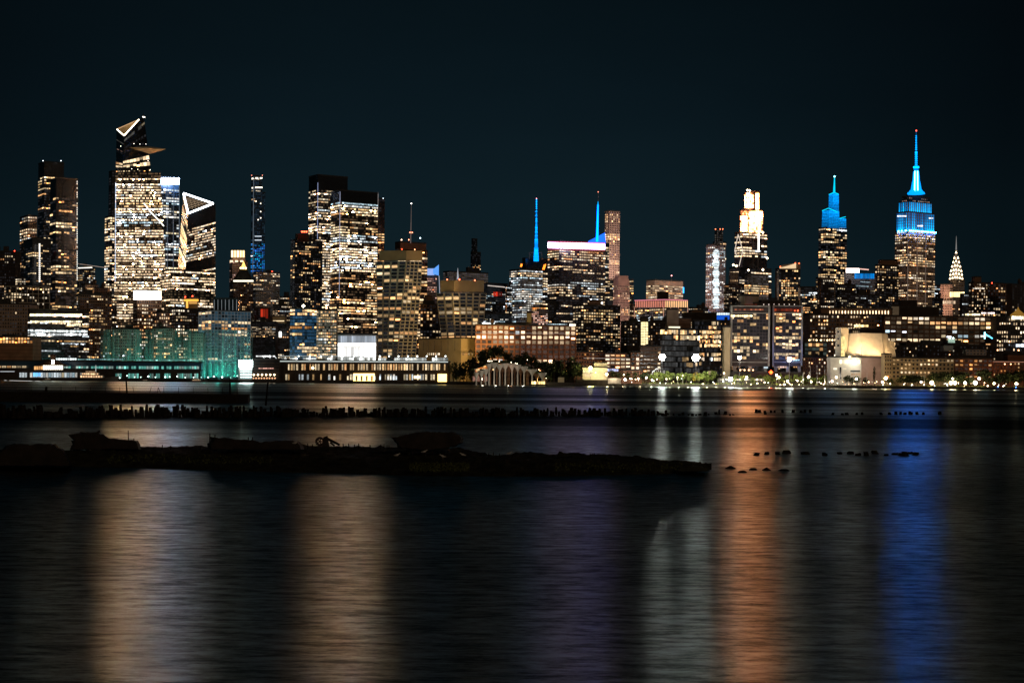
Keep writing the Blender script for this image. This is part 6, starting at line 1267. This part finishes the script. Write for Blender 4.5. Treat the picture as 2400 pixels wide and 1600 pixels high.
for k, u in enumerate((722, 732, 805, 818, 830, 841, 868, 892, 900, 907, 912, 1145, 1156, 1170, 1384, 1393, 1592, 380, 400, 470)):
    o = empty('broken_post', P(u, topB(u) + 3, 134), 'short broken timber end sticking up from the mud bank skyline', 'post', 'broken timber ends on the mud bank'); mb = MB(); mb.bar(P(u, topB(u) + 8, 134), P(u + U(-1, 1), topB(u) - U(1.5, 6), 134), .06, .03, 5); mb.build('stump', M['wood'], o)
# weed and shell litter
mb = MB()
for k in range(2600):
    u, v = (U(960, 1100), U(1086, 1106)) if k < 1200 else (U(250, 640), U(1066, 1086)) if k < 2000 else (U(1300, 1600), U(1085, 1105))
    Y = F * 7.2 / (v - HZ(u)); p = P(u, v, Y); p.z = max(.4, p.z) + U(0, .12); s = U(.03, .09); q = Vector((U(-s, s), U(-s, s), U(-s, s))); w_ = Vector((U(-s, s), U(-s, s), s)); mb.quad(p + q, p + w_, p - q, p - w_)
o = mb.build('weed_cover', M['weed'], None, 'stuff'); o['label'] = 'patches of low weed and shell litter on the mud bank'; o['category'] = 'ground cover'
# gulls
def gull(u, v, label, face=1, sit=False):
    Y = 127; b = P(u, v, Y); r = empty('gull', b, label, 'gull')
    mb = MB(); st = [(-.24, .01, .10), (-.17, .035, .11), (-.08, .075, .13), (.02, .09, .15), (.10, .075, .17), (.15, .045, .215), (.18, .042, .25), (.215, .045, .275), (.25, .03, .275), (.275, .012, .265)]
    n = 8; rings = [[b + Vector((face * x, rr * math.cos(a), z + (0 if sit else .08) + rr * math.sin(a))) for a in [2 * math.pi * k / n for k in range(n)]] for x, rr, z in st]
    for p in rings: mb.v += p
    for j in range(len(st) - 1):
        for k in range(n): mb.f.append((j * n + k, j * n + (k + 1) % n, (j + 1) * n + (k + 1) % n, (j + 1) * n + k)); mb.c.append(None)
    mb.f.append(tuple(range(n))); mb.c.append(None); mb.f.append(tuple((len(st) - 1) * n + k for k in range(n))); mb.c.append(None)
    mb.build('body', M['feather'], r)
    dz = 0 if sit else .08
    mb = MB(); mb.bar(b + Vector((face * .27, 0, .27 + dz)), b + Vector((face * .33, 0, .255 + dz)), .014, .004, 5); mb.build('beak', M['tan'], r)
    for s_ in (-1, 1):
        mb = MB(); mb.prism([b + Vector((face * x, s_ * y, z + dz)) for x, y, z in ((.10, .078, .15), (-.05, .09, .12), (-.3, .03, .12), (-.05, .07, .19))], [b + Vector((face * x, s_ * (y + .012), z + dz)) for x, y, z in ((.10, .078, .15), (-.05, .09, .12), (-.3, .03, .12), (-.05, .07, .19))]); mb.build('wing', M['concrete'], r)
        if not sit: mb = MB(); mb.bar(b + Vector((0, s_ * .03, .14)), b + Vector((.01, s_ * .03, 0)), .008, n=4); mb.build('leg', M['tan'], r)
gull(692, 1041, 'white gull resting beside the long low wreck', 1, True); gull(1085, 1069, 'white gull sitting below the high rounded wreck', -1, True); gull(1193, 1068, 'rightmost white gull, standing alone on the bank with its neck raised', 1)
gull(1038, 1075, 'gull facing away in the shadow of the high rounded wreck', -1); gull(994, 1062, 'faint gull left of the shadow under the high rounded wreck', 1, True); gull(930, 1070, 'small crouched gull on the flat mud left of the high rounded wreck', 1, True)

# ================================================================== SKY, LIGHT, CAMERA
w = bpy.data.worlds.new('World'); bpy.context.scene.world = w; w.use_nodes = True; nt = w.node_tree; nt.nodes.clear()
N_ = nt.nodes.new; L_ = nt.links.new
out = N_('ShaderNodeOutputWorld'); tc = N_('ShaderNodeTexCoord'); sp = N_('ShaderNodeSeparateXYZ'); L_(tc.outputs['Generated'], sp.inputs[0])
rp = N_('ShaderNodeValToRGB'); L_(sp.outputs['Z'], rp.inputs[0]); E = rp.color_ramp.elements
E[0].position = 0.0; E[0].color = (.0068, .0180, .0235, 1); E[1].position = .34; E[1].color = (.0012, .0034, .0048, 1)
e = E.new(.08); e.color = (.0052, .0142, .0195, 1); e = E.new(.17); e.color = (.0031, .0085, .0125, 1)
# city light dome straight ahead; its side falloff also stands in for vignetting
ab = N_('ShaderNodeMath'); ab.operation = 'POWER'; ab.inputs[1].default_value = 2; ax = N_('ShaderNodeMath'); ax.operation = 'ADD'; ax.inputs[1].default_value = .03; L_(sp.outputs['X'], ax.inputs[0]); L_(ax.outputs[0], ab.inputs[0])
ml = N_('ShaderNodeMapRange'); ml.inputs['From Min'].default_value = 0; ml.inputs['From Max'].default_value = .11; ml.inputs['To Min'].default_value = 1.0; ml.inputs['To Max'].default_value = .42; L_(ab.outputs[0], ml.inputs[0])
hn = N_('ShaderNodeTexNoise'); hm = N_('ShaderNodeMapping'); hm.inputs['Scale'].default_value = (2.2, 2.2, 7); L_(tc.outputs['Generated'], hm.inputs[0]); L_(hm.outputs[0], hn.inputs['Vector']); hn.inputs['Detail'].default_value = 4; hn.inputs['Scale'].default_value = 1.3
hr = N_('ShaderNodeMapRange'); hr.inputs['From Min'].default_value = .3; hr.inputs['From Max'].default_value = .7; hr.inputs['To Min'].default_value = .88; hr.inputs['To Max'].default_value = 1.14; L_(hn.outputs['Fac'], hr.inputs[0])
hx = N_('ShaderNodeMath'); hx.operation = 'MULTIPLY'; L_(hr.outputs[0], hx.inputs[0]); L_(ml.outputs[0], hx.inputs[1])
bg = N_('ShaderNodeBackground'); L_(rp.outputs[0], bg.inputs[0]); L_(hx.outputs[0], bg.inputs[1])
sk = N_('ShaderNodeTexSky'); sk.sky_type = 'NISHITA'; sk.sun_disc = False; sk.sun_elevation = math.radians(-4); sk.sun_rotation = math.radians(160)
b2 = N_('ShaderNodeBackground'); L_(sk.outputs[0], b2.inputs[0]); b2.inputs[1].default_value = .004
ad = N_('ShaderNodeAddShader'); L_(bg.outputs[0], ad.inputs[0]); L_(b2.outputs[0], ad.inputs[1]); L_(ad.outputs[0], out.inputs[0])
sl = bpy.data.lights.new('city_glow_sun', 'SUN'); sl.energy = .3; sl.color = (1, .68, .42); sl.angle = math.radians(20)
so = bpy.data.objects.new('city_glow_sun', sl); C.objects.link(so); so.rotation_euler = (math.radians(72), 0, math.radians(28))

cam = bpy.data.cameras.new('camera'); co = bpy.data.objects.new('camera', cam); C.objects.link(co)
cam.sensor_fit = 'HORIZONTAL'; cam.sensor_width = 36; cam.lens = 36 * F / 2400; cam.shift_y = 80 / 2400 ; cam.clip_end = 20000; cam.clip_start = .5
co.location = (0, 0, CAMH); co.rotation_euler = (math.radians(90), 0, 0)
from mathutils import Matrix
co.matrix_world = Matrix.Translation((0, 0, CAMH)) @ Matrix.Rotation(math.radians(90), 4, 'X') @ Matrix.Rotation(ROLL, 4, 'Z')
sc = bpy.context.scene; sc.camera = co
sc.view_settings.view_transform = 'Standard'; sc.view_settings.look = 'None'; sc.view_settings.exposure = 0
sc.render.engine = 'CYCLES'; sc.cycles.max_bounces = 4; sc.cycles.diffuse_bounces = 1; sc.cycles.glossy_bounces = 2; sc.cycles.transparent_max_bounces = 12
sc.cycles.use_light_tree = True; sc.cycles.sample_clamp_indirect = 3; sc.cycles.use_denoising = True
